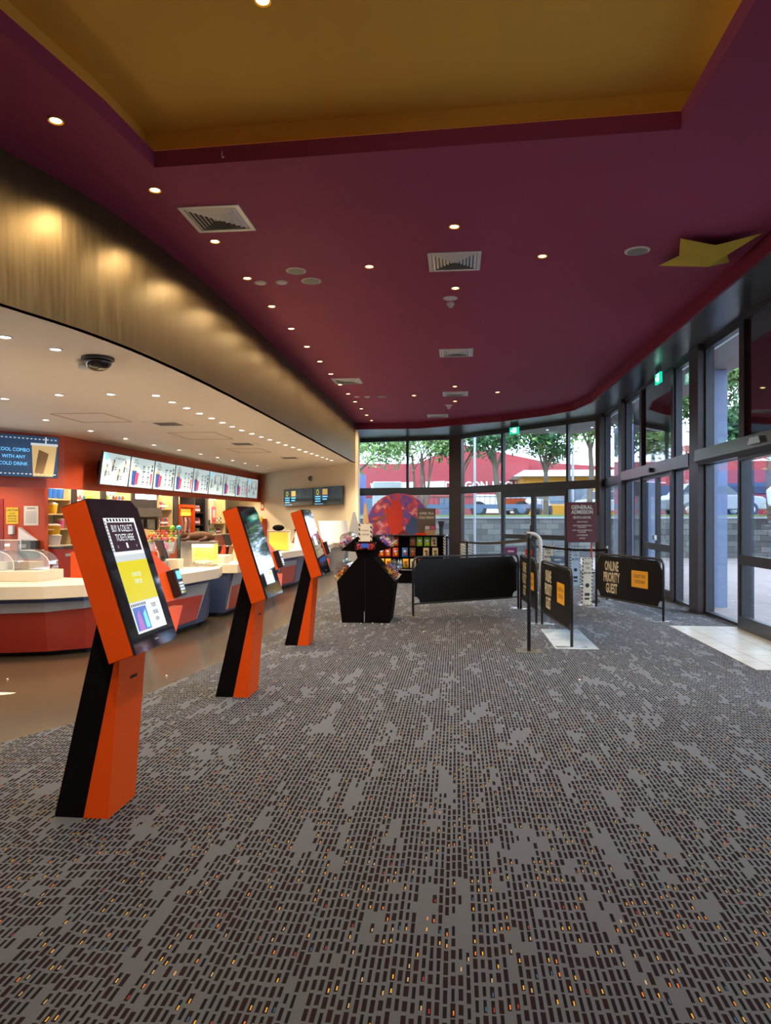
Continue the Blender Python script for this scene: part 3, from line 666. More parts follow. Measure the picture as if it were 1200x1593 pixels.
# lit content of the first kiosk: notice card, yellow block, poster strip
m = MB(); W_, H_ = .36, .64
m.rect(G, .0, .43, W_, H_ - 0, .0012, 0); m.rect(G, .02, .45, W_ - .02, H_ - .025, .0016, 1)
m.rect(G, 0, .17, W_, .395, .0012, 2); m.rect(G, .0, 0, W_, .165, .0012, 0)
m.rect(G, .012, .012, .17, .14, .0016, 3); m.poly(G, [(.03, .012), (.10, .012), (.075, .125), (.045, .1)], .002, 4); m.poly(G, [(.115, .02), (.16, .02), (.15, .12), (.12, .1)], .002, 5)
for i in range(9): m.rect(G, .008 + i * .02, .145, .02 + i * .02, .16, .0016, 1)
for i in range(10): m.rect(G, .003, .45 + i * .018, .012, .46 + i * .018, .0016, 1)
for i in range(8): m.rect(G, .03 + i * .035, .62, .05 + i * .035, .636, .0016, 1)
m.build('screen_content', ['screen_white', 'screen_dark', 'screen_yellow', 'screen_blue', 'screen_violet', 'screen_cyan'], kids(k1)[0].parent)
m = MB(); m.text(G, 'BUY & COLLECT', .18, .562, .056, .002, xs=.60, m=0, bold=.0); m.text(G, 'TICKETS HERE', .18, .51, .056, .002, xs=.60, m=0, bold=0)
m.fbox(G, .168, .468, .188, .498, .0018, .002, 0); m.text(G, 'V', .07, .468, .025, .002, m=0, bold=0); m.text(G, 'V', .29, .468, .025, .002, m=0, bold=0)
m.build('notice_text', ['screen_white'], k1); m = MB()
m.text(G, 'CHOOSE', .18, .305, .035, .002, xs=.8, m=1, bold=.0); m.text(G, 'ERROR', .18, .265, .035, .002, xs=.8, m=1, bold=.0)
m.build('message_text', ['screen_white', 'menu_bg'], k1); m = MB()
m.text(G, 'TICKETS', .27, .12, .032, .002, xs=.5, m=2); m.text(G, 'ON SALE', .27, .08, .032, .002, xs=.5, m=2); m.text(G, 'NOW', .27, .04, .032, .002, xs=.5, m=2)
m.build('footer_text', ['screen_white', 'menu_bg', 'screen_dark'], k1)
k2, G2, F2 = kiosk(6.29, 'orange and black ticket kiosk in the middle of the three, dark glossy screen')
k3, G3, F3 = kiosk(8.85, 'orange and black ticket kiosk farthest from the camera, reflecting screen')
# pale card leaning at the foot of screen two
m = MB().rect(G2, .02, .02, .30, .14, .0015, 0); m.poly(G2, [(.2, .1), (.23, .14), (.26, .1)], .002, 1); m.build('screen_notice', ['screen_white', 'screen_yellow'], k2)
m = MB().rect(G3, .02, .28, .2, .40, .0015, 0); m.rect(G3, .02, .43, .33, .6, .0015, 0); m.build('screen_notice', ['screen_white'], k3)

# ================================================================ CANDY STAND
def candy_bin(F, w_, label, cnt, colr, parent=None, sh=1.):
    """clear acrylic scoop bin on a sloped base; F: u along the row, v up the slope"""
    t = thing('candy_bin', tuple(F[0]), label, 'candy bin', 'clear candy bins')
    prof = [(0, 0), (0, .05)] + [(.05 + .11 * sh * (1 - math.cos(a)), .05 + .13 * sh * math.sin(a)) for a in [PI * i / 12 for i in range(1, 7)]] + [(.26 * sh + .02, .16 * sh), (.30 * sh, .02), (.30 * sh, 0)]
    S = frame(F[0], F[2], F[3])   # side profile plane: a along slope, b along normal
    m = MB(); n = len(prof)
    A = [fp(S, a, b_, 0) for a, b_ in prof]; B = [fp(S, a, b_, w_) for a, b_ in prof]
    m.add(A + B, [(i, i + 1, n + i + 1, n + i) for i in range(n - 1)] + [tuple(range(n))[::-1], tuple(range(n, 2 * n))]); m.build('cover', 'acrylic', t)
    m = MB()
    rnd = random.Random(sum(map(ord, label)))
    for i in range(cnt): m.ball(fp(S, rnd.uniform(.03, .25 * sh), rnd.uniform(.015, .08), rnd.uniform(.03, w_ - .03)), rnd.uniform(.012, .02), rnd.randrange(len(colr)), 6)
    o = m.build('candy', colr, t); o['kind'] = 'stuff'
    m = MB().tube([fp(S, .02, .03, w_ * .3), fp(S, .02, .09, w_ * .3), fp(S, .02, .09, w_ * .7), fp(S, .02, .03, w_ * .7)], .006, 6); m.build('handle', 'offwhite', t)
    return t
PX = -1.36; py0, py1 = 10.65, 11.3
pod = thing('candy_stand', (PX, 10.97, 0), 'black angular candy stand with sloping sides and a card sign on top', 'display stand')
S = frame((PX, py0, 0), (1, 0, 0), (0, 0, 1))
body = [(-.36, .0), (.36, .0), (.44, .63), (.125, .99), (-.125, .99), (-.44, .63)]
MB().prism(S, body, -.65, 0).build('body', 'black_matt', pod)
MB().prism(S, [(-.125, .99), (.125, .99), (.155, 1.08), (-.155, 1.08)], -.65, 0).build('neck', 'black_matt', pod)
MB().prism(S, [(-.155, 1.08), (-.385, 1.10), (-.13, 1.31), (.13, 1.31), (.355, 1.13), (.155, 1.08)], -.65, 0).build('upper_shelf', 'black_matt', pod)
MB().tube([(PX - .02, py0 - .004, .18), (PX - .02, py0 - .004, .02)], .006, 6).build('cable', 'grey_band', pod)
m = MB().fbox(S, -.012, .05, -.004, .98, .0005, .0015); m.build('panel_joint', 'black', pod)
cs_ = thing('card_sign', (PX, 10.62, 1.24), 'white card sign in a striped frame on top of the black candy stand', 'sign')
CS = frame((PX, 10.60, 1.24), (1, 0, 0), (0, 0, 1))
MB().fbox(CS, -.1, .0, .1, .27, -.12, 0).build('box', 'stripe', cs_); m = MB().rect(CS, -.075, .0, .075, .262, .002); m.build('card', 'offwhite', cs_)
m = MB().text(CS, 'PLACE EXACT', 0, .155, .028, .004, xs=.6); m.text(CS, 'CHANGE HERE', 0, .095, .028, .004, xs=.6); m.build('lettering', 'ink', cs_)
t = thing('candy_tray', (PX, 10.58, 1.12), 'small clear tray of pink sweets with a dark label under the card sign', 'tray')
TR = frame((PX, 10.58, 1.11), (1, 0, 0), (0, 0, 1))
MB().prism(TR, [(-.15, 0), (.15, 0), (.17, .12), (-.17, .12)], -.06, 0).build('tray', 'acrylic', t)
m = MB(); rnd = random.Random(4)
for i in range(70):
    a = rnd.uniform(-.13, .13)
    m.ball(fp(TR, a, rnd.uniform(.02, .085), rnd.uniform(-.045, -.015)), .014, rnd.choice((0, 0, 1)), 6)
o = m.build('sweets', ['pink', 'crisp_red'], t); o['kind'] = 'stuff'
MB().fbox(TR, -.055, .035, .055, .1, .001, .004).build('label_card', 'print_navy', t)
cl = [['crisp_yellow', 'crisp_red', 'brown'], ['pink', 'white', 'print_navy'], ['brown', 'crisp_cream'], ['crisp_red', 'crisp_yellow', 'green']]
for side, nm in ((1, 'right'), (-1, 'left')):
    for lvl, (x, z, dx, dz) in enumerate(((.44, .63, -.315, .36), (.355, 1.13, -.225, .18))):
        for j in range(2):
            y = py0 + .02 + j * .32
            if side > 0: F = frame((PX + x, y, z), (0, 1, 0), (dx, 0, dz)); 
            else: F = frame((PX - x + (0 if lvl == 0 else -.03), y + .28, z), (0, -1, 0), (-dx, 0, dz))
            candy_bin(F, .28, 'clear acrylic sweet bin on the %s %s slope of the black candy stand, %s' % ('lower' if lvl == 0 else 'upper', nm, 'front' if j == 0 else 'rear'), 60, cl[(j + lvl) % 4], sh=1. if lvl == 0 else .8)
# dropped popcorn
pops = [(-1.42, 10.55), (-1.1, 10.52), (-1.25, 10.6), (-1.62, 10.3), (-.82, 10.9), (-.86, 10.7), (-1.75, 10.7), (-1.0, 10.5), (-2.3, 9.6), (-1.3, 10.1), (-.45, 9.9), (1.2, 7.1), (-2.7, 8.4), (-4.4, 6.6), (-2.9, 6.9)]
m = MB()
for a in range(5): m.ball((.005 * math.cos(a * 1.3), .005 * math.sin(a * 1.3), .006 + .003 * (a % 2)), .006, 0, 6)
for i, p in enumerate(pops):
    z = .008 if p[0] > -2.6 else 0
    if i == 0: pc = m.build('popcorn_piece', 'popcorn_puff', local=True); pc.location = (*p, z); tag(pc, 'dropped piece of popcorn lying on the floor', 'popcorn', 'dropped popcorn')
    else: dup(pc, (*p, z)).rotation_euler.z = i

# ================================================================ SNACK GONDOLA
GX0, GX1, GY = -2.0, -.28, 17.2
g = thing('snack_shelf', ((GX0 + GX1) / 2, GY + .25, 0), 'black snack display shelf hung with bright packets in front of the far windows', 'shelf')
GF = frame((0, GY, 0), (1, 0, 0), (0, 0, 1))
MB().fbox(GF, GX0, 0, GX1, .32, -.5, 0).build('base', 'black_matt', g)
MB().fbox(GF, GX0, .32, GX1, 1.14, -.5, -.2).build('back_panel', 'black_matt', g)
MB().fbox(GF, GX0, 1.14, GX1, 1.17, -.5, -.02).build('top_shelf', 'black', g)
MB().fbox(GF, GX1 - .03, .32, GX1 + .01, 1.14, -.5, -.02).build('side_panel', 'stripe', g)
MB().fbox(GF, GX0, .34, GX1 - .03, .36, -.2, 0).build('bottle_shelf', 'black', g)
MB().fbox(GF, GX0, .32, GX1, .34, -.2, .02).build('shelf_lip', 'grey_band', g)
def packet(mt, mk):
    m = MB(); n = 7; vs = []; 
    for j in range(n):
        for i in range(5):
            a = -.07 + .14 * i / 4; b_ = .22 * j / (n - 1); bul = math.sin(PI * j / (n - 1)) * (1 - (abs(a) / .075) ** 2) * .028
            vs.append((a, -bul - .003, b_))
    nf = [(j * 5 + i, j * 5 + i + 1, (j + 1) * 5 + i + 1, (j + 1) * 5 + i) for j in range(n - 1) for i in range(4)]
    m.add(vs, nf); m.add([(x, .003 - y * .3, z) for x, y, z in vs], [f[::-1] for f in nf])
    o = m.build('snack_packet', mt, local=True)
    d = MB(); F = frame((0, -.034, 0), (1, 0, 0), (0, 0, 1)); d.poly(F, [(-.04, .12), (.02, .10), (.045, .15), (-.02, .165)], .0, 0); d.poly(F, arc(.012, .065, .03, 0, 2 * PI, 10)[:-1], .0, 1)
    d.build('print', mk, o, local=True); return o
PK = {'red': packet('crisp_red', ['white', 'crisp_yellow']), 'brown': packet('brown', ['kraft', 'crisp_red']), 'green': packet('green', ['white', 'crisp_yellow']),
      'cream': packet('crisp_cream', ['brown', 'brown']), 'blue': packet('crisp_blue', ['white', 'crisp_red']), 'yellow': packet('crisp_yellow', ['crisp_red', 'brown'])}
rows = [(.90, [(-1.71, 'red'), (-1.53, 'red'), (-1.11, 'brown'), (-.94, 'green'), (-.76, 'green'), (-.59, 'cream')], 'top'),
        (.64, [(-1.88, 'red'), (-1.72, 'red'), (-1.53, 'red'), (-1.30, 'blue'), (-1.11, 'brown'), (-.78, 'cream'), (-.56, 'cream')], 'middle'),
        (.37, [(-1.88, 'yellow'), (-1.71, 'yellow'), (-1.28, 'yellow'), (-1.1, 'cream'), (-.9, 'red'), (-.7, 'brown'), (-.52, 'yellow')], 'bottom')]
used = set(); posn = ['leftmost', 'second from left', 'third from left', 'fourth from left', 'fifth from left', 'sixth from left', 'seventh from left']
for z, items, rn in rows:
    for i, (x, c_) in enumerate(items):
        x = x + .05; lb = '%s snack packet, %s on the %s row of the black snack shelf' % (c_, posn[i], rn)
        o = PK[c_] if c_ not in used else dup(PK[c_]); used.add(c_); o.location = (x, GY + .17, z); tag(o, lb, 'snack packet', 'snack packets on the black shelf')
def bottle(loc, label, body='acrylic', cap='blue', h=.22, r=.032, group='water bottles'):
    t = thing('bottle', loc, label, 'bottle', group); F = frame((0, 0, 0), (1, 0, 0), (0, 1, 0))
    MB().lathe(F, [(r * .9, 0), (r, .01), (r, h * .62), (r * .8, h * .74), (r * .38, h * .88), (r * .38, h * .93)], 12).build('bottle_body', body, t, local=True, smooth=True)
    MB().lathe(F, [(r * .45, h * .92), (r * .45, h)], 10).build('cap', cap, t, local=True)
    MB().lathe(F, [(r * 1.02, h * .25), (r * 1.02, h * .5)], 12).build('wrap', cap, t, local=True); return t
mat('water', (.45, .55, .62), .1, var=.1)
for i, x in enumerate((-1.52, -1.43, -1.37)): bottle((x + .03, GY + .1, .36), 'clear water bottle, %s of three on the bottom row of the snack shelf' % ('left', 'middle', 'right')[i], 'water')
# things on top of the gondola
t = thing('menu_board', (-.72, 17.35, 1.17), 'dark board lettered COFFEE, TEA & COLD DRINKS on the snack shelf', 'sign')
BF = frame((-.72, 17.33, 1.17), (1, 0, 0), (0, 0, 1)); MB().fbox(BF, -.22, 0, .22, .65, -.03, 0).build('board', 'board_brown', t)
m = MB().text(BF, 'COFFEE, TEA &', 0, .5, .085, .003, xs=.62); m.text(BF, 'COLD DRINKS', 0, .40, .085, .003, xs=.68); m.build('lettering', 'cream_print', t)
t = thing('sachet_box', (-.62, 17.05 + .2, 1.17), 'clear box of paper sachets in front of the drinks board', 'box')
MB().box(-.79, 17.22, 1.17, -.47, 17.32, 1.19).build('base', 'kraft', t); MB().box(-.78, 17.22, 1.3, -.48, 17.32, 1.42).build('clear_box', 'acrylic', t)
MB().box(-.76, 17.24, 1.19, -.5, 17.3, 1.3).build('sachets', 'kraft', t); m = MB().box(-.75, 17.235, 1.31, -.64, 17.30, 1.39, 0); m.box(-.62, 17.235, 1.31, -.51, 17.30, 1.39, 1); m.build('paper_packets', ['white', 'pink'], t)
t = MB().box(-.98, 17.2, 1.17, -.72, 17.34, 1.22).build('sauce_tray', 'crisp_red'); tag(t, 'low red tray left of the clear sachet box', 'tray')
t = MB().lathe(frame((-.36, 17.35, 1.17), (1, 0, 0), (0, 1, 0)), [(.05, 0), (.055, .2), (.085, .34), (.07, .34), (.045, .2)], 14).build('cup_dispenser', 'alu_dark'); tag(t, 'flared dark cup dispenser at the right end of the snack shelf', 'dispenser')
# film standee behind the shelf
t = thing('film_standee', (-1.65, 20.45, 0), 'large round-topped red and blue film standee in front of the far window', 'standee')
SF = frame((-1.65, 20.43, 0), (1, 0, 0), (0, 0, 1)); pts = [(-.93, 0), (.93, 0)] + arc(0, 1.37, .93, 0, PI, 28)
MB().prism(SF, pts, -.06, 0).build('board', 'artwork', t)
m = MB(); m.prism(SF, [(-.93, 0), (-.93, .9), (-.75, .9), (-.6, 0)], -.5, -.07); m.build('rear_stand', 'kraft', t)
# relief of plain silhouettes in warm and dark blue tones
m = MB(); m.poly(SF, [(-.2, .7), (-.28, 1.3), (-.42, 1.75), (-.35, 1.95), (-.24, 1.8), (-.2, 2.08), (.02, 2.1), (.12, 1.75), (.1, 1.2), (.06, .7)], .004, 0)
m.poly(SF, [(-.72, 1.48), (-.7, 1.43), (-.3, 1.66), (-.34, 1.72)], .005, 1); m.poly(SF, [(.15, .7), (.2, 1.35), (.4, 1.65), (.62, 1.5), (.6, .7)], .004, 2); m.poly(SF, [(-.1, .7), (0, 1.15), (.14, 1.25), (.3, 1.1), (.36, .7)], .006, 3)
m.build('art_shapes', ['red_panel', 'brown', 'navy', 'maroon'], t)
t = MB().prism(frame((-2.72, 20.2, 0), (1, 0, 0), (0, 0, 1)), [(0, 0), (.3, 0), (.26, 1.2), (.16, 2.0), (.1, 2.0), (.05, 1.3)], -.04, 0).build('card_standee', 'kraft')
tag(t, 'tall narrow brown cardboard standee left of the round film standee', 'standee')
t = MB().prism(frame((-2.9, 19.6, 0), (1, 0, 0), (0, 0, 1)), [(-.12, 0), (.24, 0), (.22, 1.3), (.1, 1.75), (.04, 1.75), (-.06, 1.3)], -.03, 0).build('card_standee', 'grey_band')
tag(t, 'narrow pale grey tapering standee beside the brown cardboard one', 'standee')

# ================================================================ QUEUE BARRIERS
def barrier(p0, p1, label, printed, flip=False):
    c = Vector(((p0[0] + p1[0]) / 2, (p0[1] + p1[1]) / 2, 0)); t = thing('queue_barrier', tuple(c), label, 'queue barrier', 'black fabric queue barriers')
    d = Vector((p1[0] - p0[0], p1[1] - p0[1], 0)); L = d.length; F = frame((*p0, 0), d, (0, 0, 1)); h = .96; r = .11
    path = [(0, .012), (0, h - r)] + [(r - r * math.cos(a), h - r + r * math.sin(a)) for a in [PI / 2 * i / 6 for i in range(1, 7)]] + [(L - r + r * math.sin(a), h - r + r * math.cos(a)) for a in [PI / 2 * i / 6 for i in range(0, 7)]] + [(L, .012)]
    MB().tube([fp(F, a, b_) for a, b_ in path], .019, 10).build('frame', 'black_plastic', t, smooth=True)
    MB().tube([fp(F, .0, .21), fp(F, L, .21)], .014, 8).build('lower_rail', 'black_plastic', t)
    for a in (0, L): MB().fbox(F, a - .04, .008, a + .04, .016, -.19, .19).build('foot', 'steel', t)
    e = .03; q = .1
    poly = [(e + q, .225)] + [(L - e - q, .225)] + [(L - e - q * math.cos(x), .225 + q * math.sin(x)) for x in [PI / 2 * i / 5 for i in range(0, 6)]][1:] + [(L - e, h - .17), (L - e - .1, h - .03), (e + .1, h - .03), (e, h - .17)] + [(e + q * math.cos(x) * 1.0, .225 + q * math.sin(x)) for x in [PI / 2 * (5 - i) / 5 for i in range(0, 6)]][:-1]
    MB().prism(F, poly, -.004, .004).build('banner', 'black', t)
    if printed:
        m = MB(); G = F; s_ = .135
        m.text(G, 'ONLINE', .48, .69, .225, .0055, xs=.5, bold=.03); m.text(G, 'PRIORITY', .48, .50, .225, .0055, xs=.5, bold=.03); m.text(G, 'GUEST', .48, .31, .225, .0055, xs=.5, bold=.03)
        m.build('lettering', 'cream_print', t)
        MB().fbox(G, 1.05, .47, 1.48, .74, .0045, .006).build('yellow_patch', 'amber', t)
        m = MB().text(G, 'COLLECT YOUR', 1.265, .63, .07, .0065, xs=.6, bold=.008); m.text(G, 'TICKETS HERE', 1.265, .54, .07, .0065, xs=.6, bold=.008); m.build('patch_text', 'ink', t)
    return t
barrier((-.69, 11.4), (1.08, 12.6), 'plain black fabric barrier, widest, beside the candy stand', False)
barrier((1.12, 12.55), (1.2, 10.86), 'short-looking printed black barrier seen edge-on behind the tall stanchion', True)
barrier((1.27, 10.75), (1.41, 8.9), 'printed black barrier whose end leg stands on the pale floor decal', True)
barrier((2.48, 12.95), (3.15, 11.22), 'printed black ONLINE PRIORITY GUEST barrier nearest the glass doors', True)
def stanchion(x, y, h, label, cap='black_plastic'):
    t = thing('stanchion', (x, y, 0), label, 'stanchion', 'belt stanchions'); F = frame((x, y, .008), (1, 0, 0), (0, 1, 0))
    MB().fbox(F, -.15, -.13, .15, .13, 0, .012).build('base', 'steel', t); MB().tube([(x, y, .02), (x, y, h)], .022, 12).build('post', 'black', t)
    MB().tube([(x, y, h), (x, y, h + .05)], .027, 12).build('head', cap, t); return t
stanchion(.86, 8.56, 1.36, 'tall black stanchion with square base nearest the camera')
stanchion(.25, 16.6, 1.05, 'distant thin stanchion in front of the bend column', 'steel')
stanchion(1.75, 15.2, 1.02, 'distant stanchion left of the maroon admission sign', 'steel')
stanchion(2.9, 14.1, 1.0, 'stanchion standing under the maroon admission sign', 'steel')
stanchion(-.25, 19.0, 1.1, 'farthest thin stanchion beside the snack shelf', 'steel')
def belt(a, b_, label):
    a = Vector(a); b_ = Vector(b_); n = 10; m = MB(); P = []
    for i in range(n + 1):
        t_ = i / n; p = a.lerp(b_, t_); p.z -= .03 * math.sin(PI * t_); P.append(p)
    for i in range(n): m.add([P[i] - Vector((0, 0, .022)), P[i + 1] - Vector((0, 0, .022)), P[i + 1] + Vector((0, 0, .022)), P[i] + Vector((0, 0, .022)), ] + [q + Vector((.003, .003, s_ * .022)) for q, s_ in ((P[i], -1), (P[i + 1], -1), (P[i + 1], 1), (P[i], 1))], [(0, 1, 2, 3), (7, 6, 5, 4), (3, 2, 6, 7), (1, 0, 4, 5)])
    tag(m.build('belt', 'black'), label, 'belt', 'retractable queue belts')
belt((.28, 16.6, 1.02), (.85, 8.6, 1.33), 'black belt running from the tall stanchion back to the distant one')
belt((-.23, 19.0, 1.08), (.22, 16.62, 1.02), 'black belt between the two far stanchions by the column')
belt((.89, 8.6, 1.3), (1.73, 15.2, .99), 'black belt from the tall stanchion towards the admission sign')
belt((1.78, 15.2, .99), (2.88, 14.1, .97), 'black belt passing below the maroon admission sign')
# white bent rail
m = MB().tube([(1.26, 12.9, 1.31), (1.34, 12.9, 1.31)] + [(1.34 + .16 * math.sin(a), 12.9, 1.15 + .16 * math.cos(a)) for a in [PI / 2 * i / 6 for i in range(1, 7)]] + [(1.50, 12.9, .02)], .032, 12)
tag(m.build('bent_rail', 'white', smooth=True), 'pale bent tubular rail rising behind the tall stanchion', 'rail')
# general admission sign
t = thing('admission_sign', (2.4, 13.75, 0), 'maroon GENERAL ADMISSION sign board on a slim post', 'sign')
SF = frame((2.36, 13.7, 1.14), (1, .1, 0), (0, 0, 1)); MB().fbox(SF, -.28, 0, .28, .75, -.02, 0).build('board', 'maroon', t)
MB().fbox(SF, -.24, -.01, .33, .5, -.05, -.021).build('backing', 'black_plastic', t)
MB().tube([(2.55, 13.78, .01), (2.55, 13.78, 1.2)], .015, 8).build('post', 'orange', t); MB().lathe(frame((2.55, 13.78, .008), (1, 0, 0), (0, 1, 0)), [(.16, 0), (.16, .01), (.02, .03)], 20).build('base', 'black', t)
m = MB().text(SF, 'GENERAL', 0, .62, .10, .003, xs=.95, bold=.03); m.text(SF, 'ADMISSION', 0, .53, .10, .003, xs=.78, bold=.03); m.text(SF, 'SERVICE LINE FOR', 0, .44, .06, .003, xs=.7, bold=.02)
for z, s_ in ((.365, '- MORE SHORTS'), (.295, '- VOUCHER REDEMPTION &'), (.262, 'PURCHASE'), (.205, '- GIFT CARD REDEMPTION &'), (.172, 'PURCHASE'), (.115, '- CONCESSIONS'), (.055, '- PARTIES')): m.text(SF, s_, 0, z, .037, .003, xs=.8)
m.build('lettering', 'cream_print', t)
def enjoy(F, w_, h_, label, mt='cream_print'):
    t = thing('lean_sign', tuple(F[0]), label, 'sign', 'narrow ENJOY THE MOVIES signs'); MB().fbox(F, 0, 0, w_, h_, -.02, 0).build('board', 'stripe', t)
    m = MB().rect(F, .02, .02, w_ - .02, h_ - .02, .002); m.build('card', mt, t)
    m = MB()
    for z, s_ in ((.86, 'ENJOY'), (.76, 'THE'), (.66, 'MOVIES')): m.text(F, s_, w_ / 2, z * h_, .055 * w_ / .2, .004, xs=.75)
    m.poly(F, arc(w_ / 2, .42 * h_, .04, 0, 2 * PI, 12)[:-1], .004); m.rect(F, w_ / 2 - .045, .2 * h_, w_ / 2 + .045, .26 * h_, .004); m.rect(F, w_ / 2 - .045, .12 * h_, w_ / 2 + .045, .16 * h_, .004)
    m.build('lettering', 'ink', t)
    MB().fbox(frame(F[0], F[1], (0, 1, 0)), -.06, -.1, w_ + .06, .14, -.0, .012).build('base', 'steel', t)
enjoy(frame((2.26, 13.15, .009), (1, .15, 0), (0.03, .05, 1)), .19, .86, 'narrow striped-edge ENJOY THE MOVIES sign leaning left of the priority barrier')
enjoy(frame((2.62, 16.7, .009), (1, .1, 0), (0, .03, 1)), .23, .92, 'pale ENJOY THE MOVIES sign farther back under the admission sign', 'skyblue_mat')
enjoy(frame((2.1, 17.6, .009), (1, .1, 0), (0, .02, 1)), .28, .92, 'farther small ENJOY THE MOVIES sign left of the maroon board')
enjoy(frame((.1, 18.2, .2), (1, 0, 0), (0, 0, 1)), .14, .75, 'distant narrow ENJOY THE MOVIES card in front of the bend column')
enjoy(frame((.27, 18.2, .2), (1, 0, 0), (0, 0, 1)), .15, .75, 'distant narrow blue ENJOY THE MOVIES card right of the bend column', 'skyblue_mat')
for (x, y, w_, h_, z, mt, lb) in [(1.1, 16.4, .28, .18, .74, 'purple_card', 'purple card with pale lettering above the plain barrier end'), (1.42, 14.9, .14, .12, .82, 'orange', 'small orange card behind the tall stanchion'), (1.85, 14.2, .26, .14, .7, 'truck_blue', 'blue patterned card behind the front printed barrier')]:
    t = thing('counter_card', (x, y, 0), lb, 'card'); F = frame((x, y, z), (1, 0, 0), (0, 0, 1)); MB().fbox(F, 0, 0, w_, h_, -.02, 0).build('card', mt, t)
    m = MB().rect(F, w_ * .25, h_ * .4, w_ * .75, h_ * .6, .002); m.build('mark', 'offwhite', t); MB().tube([(x + w_ / 2, y + .03, .01), (x + w_ / 2, y + .03, z + .05)], .012, 8).build('post', 'black', t)
    MB().lathe(frame((x + w_ / 2, y + .03, .008), (1, 0, 0), (0, 1, 0)), [(.12, 0), (.12, .01), (.02, .02)], 16).build('base', 'black', t)
# floor decal
t = thing('floor_decal', (1.47, 9.5, .008), 'pale floor decal with small lettering under the printed barrier', 'floor decal')
DF = frame((1.2, 8.79, .008), (1, 0, 0), (0, 1, 0)); MB().fbox(DF, 0, 0, .52, 1.52, 0, .002).build('sheet', 'skyblue_mat', t)
m = MB()
for z, s_ in ((1.0, 'ONLINE'), (.87, 'PRIORITY'), (.74, 'GUEST'), (.61, 'COLLECTION')): m.text(DF, s_, .26, z, .1, .0025, xs=.75, bold=0)
for i in range(9): m.rect(DF, .01, 1.16 + i * .04, .08 + i * .02, 1.175 + i * .04, .0025); m.rect(DF, .44 - i * .02, 1.16 + i * .04, .51, 1.175 + i * .04, .0025)
m.build('lettering', 'navy', t)

# ================================================================ COUNTERS
def counter(name, front, back, label, ztop=.85, inset=.12, inset_b=.3, inward=(-1, .3)):
    """front / back: point lists; slab is front + reversed back"""
    iv = Vector((*inward, 0)).normalized()
    x_ = sum(p[0] for p in front) / len(front); y_ = sum(p[1] for p in front) / len(front)
    t = thing('service_counter', (x_, y_, 0), label, 'counter', 'service counters')
    slab = front + back; MB().prism(WF, slab, ztop - .145, ztop).build('worktop', 'stone_top', t, bevel=.006)
    def ring(d, z): return [(p[0] + iv.x * d, p[1] + iv.y * d, z) for p in front] + [(*p, z) for p in back]
    return t, ring
# near curved counter
fr = [(-7.6, 7.15), (-6.6, 7.02), (-5.6, 7.08), (-4.91, 7.23), (-4.5, 7.36), (-4.17, 7.6), (-3.98, 7.95)]
bkp = [(-4.35, 8.35), (-5.2, 8.5), (-6.2, 8.5), (-7.6, 8.45)]
t, ring = counter('c', fr, bkp, 'curved left counter with pale stone top, blue and grey bands over red panel', inward=(-.45, 1))
MB().loft(ring(.1, .655), ring(.1, .705)).build('blue_band', 'navy', t)
A = [(x, y, z) for x, y, z in ring(.14, .655)]; B = []
for i, (x, y, z) in enumerate(ring(.16, .56)):
    f = max(0, 1 - abs(x + 4.8) / 1.2) if i < len(fr) else 0; B.append((x, y, .60 - .07 * f))
MB().loft(B, A).build('grey_band', 'grey_band', t)
C_ = [(x, y, b_[2]) for (x, y, z), b_ in zip(ring(.2, 0), B)]
MB().loft(ring(.42, .06), C_).build('red_front', 'red_panel', t)
MB().loft(ring(.6, 0), ring(.6, .06)).build('kickboard', 'black', t)
MB().add([(-5.34, 7.68, .07), (-5.30, 7.70, .07), (-5.55, 7.55, .32), (-5.6, 7.52, .32)], [(0, 1, 2, 3)]).build('trim_strip', 'offwhite', t)
MB().prism(WF, [(-7.5, 7.8), (-4.85, 7.85), (-4.8, 8.3), (-7.5, 8.25)], .85, .97).build('raised_ledge', 'stone_top', t, bevel=.005)
def zig(front, back, label, p, panels):
    t, ring = counter('c', front, back, label, inward=(-1, 0))
    MB().loft(ring(.22, .07), ring(.16, .705)).build('blue_body', 'navy', t); MB().loft(ring(.34, 0), ring(.34, .07)).build('kickboard', 'black', t)
    # front plane from second to last front point
    a, b_ = Vector((front[p][0] - .155, front[p][1], 0)), Vector((front[p + 1][0] - .155, front[p + 1][1], 0))
    F = frame(b_, a - b_, (-.06, 0, .63)); F = (Vector((b_.x - .055, b_.y, .0)), (b_ - a).normalized(), Vector((.09, 0, 1)).normalized(), None)
    n_ = F[1].cross(F[2]).normalized(); 
    F = (Vector((a.x - .07, a.y, 0)), F[1], F[2], n_)
    for (q, r) in panels:
        m = MB(); m.prism(F, q, .004, .02); m.build('grey_panel', 'grey_band', t); m = MB(); m.prism(F, r, .02, .035); o = m.build('red_inlay', 'red_panel', t)
    return t
zig([(-3.9, 8.5), (-3.71, 8.69), (-3.6, 9.2), (-3.49, 10.2), (-3.62, 10.75)], [(-4.7, 10.9), (-4.8, 8.9)], 'pale-topped navy counter behind the nearest kiosk with red angled panel', 1, [([(.0, .1), (1.12, .16), (1.34, .66), (.1, .66)], [(.08, .1), (1.08, .165), (1.2, .5), (.22, .5)])])
zig([(-3.9, 11.04), (-3.49, 11.12), (-3.5, 12.8), (-3.58, 14.4)], [(-4.6, 14.4), (-4.7, 11.0)], 'pale-topped navy counter behind the middle kiosk, grey and red angled panel', 1, [([(.05, .12), (1.3, .12), (1.5, .64), (.25, .68)], [(.09, .12), (1.26, .12), (1.4, .48), (.22, .48)])])
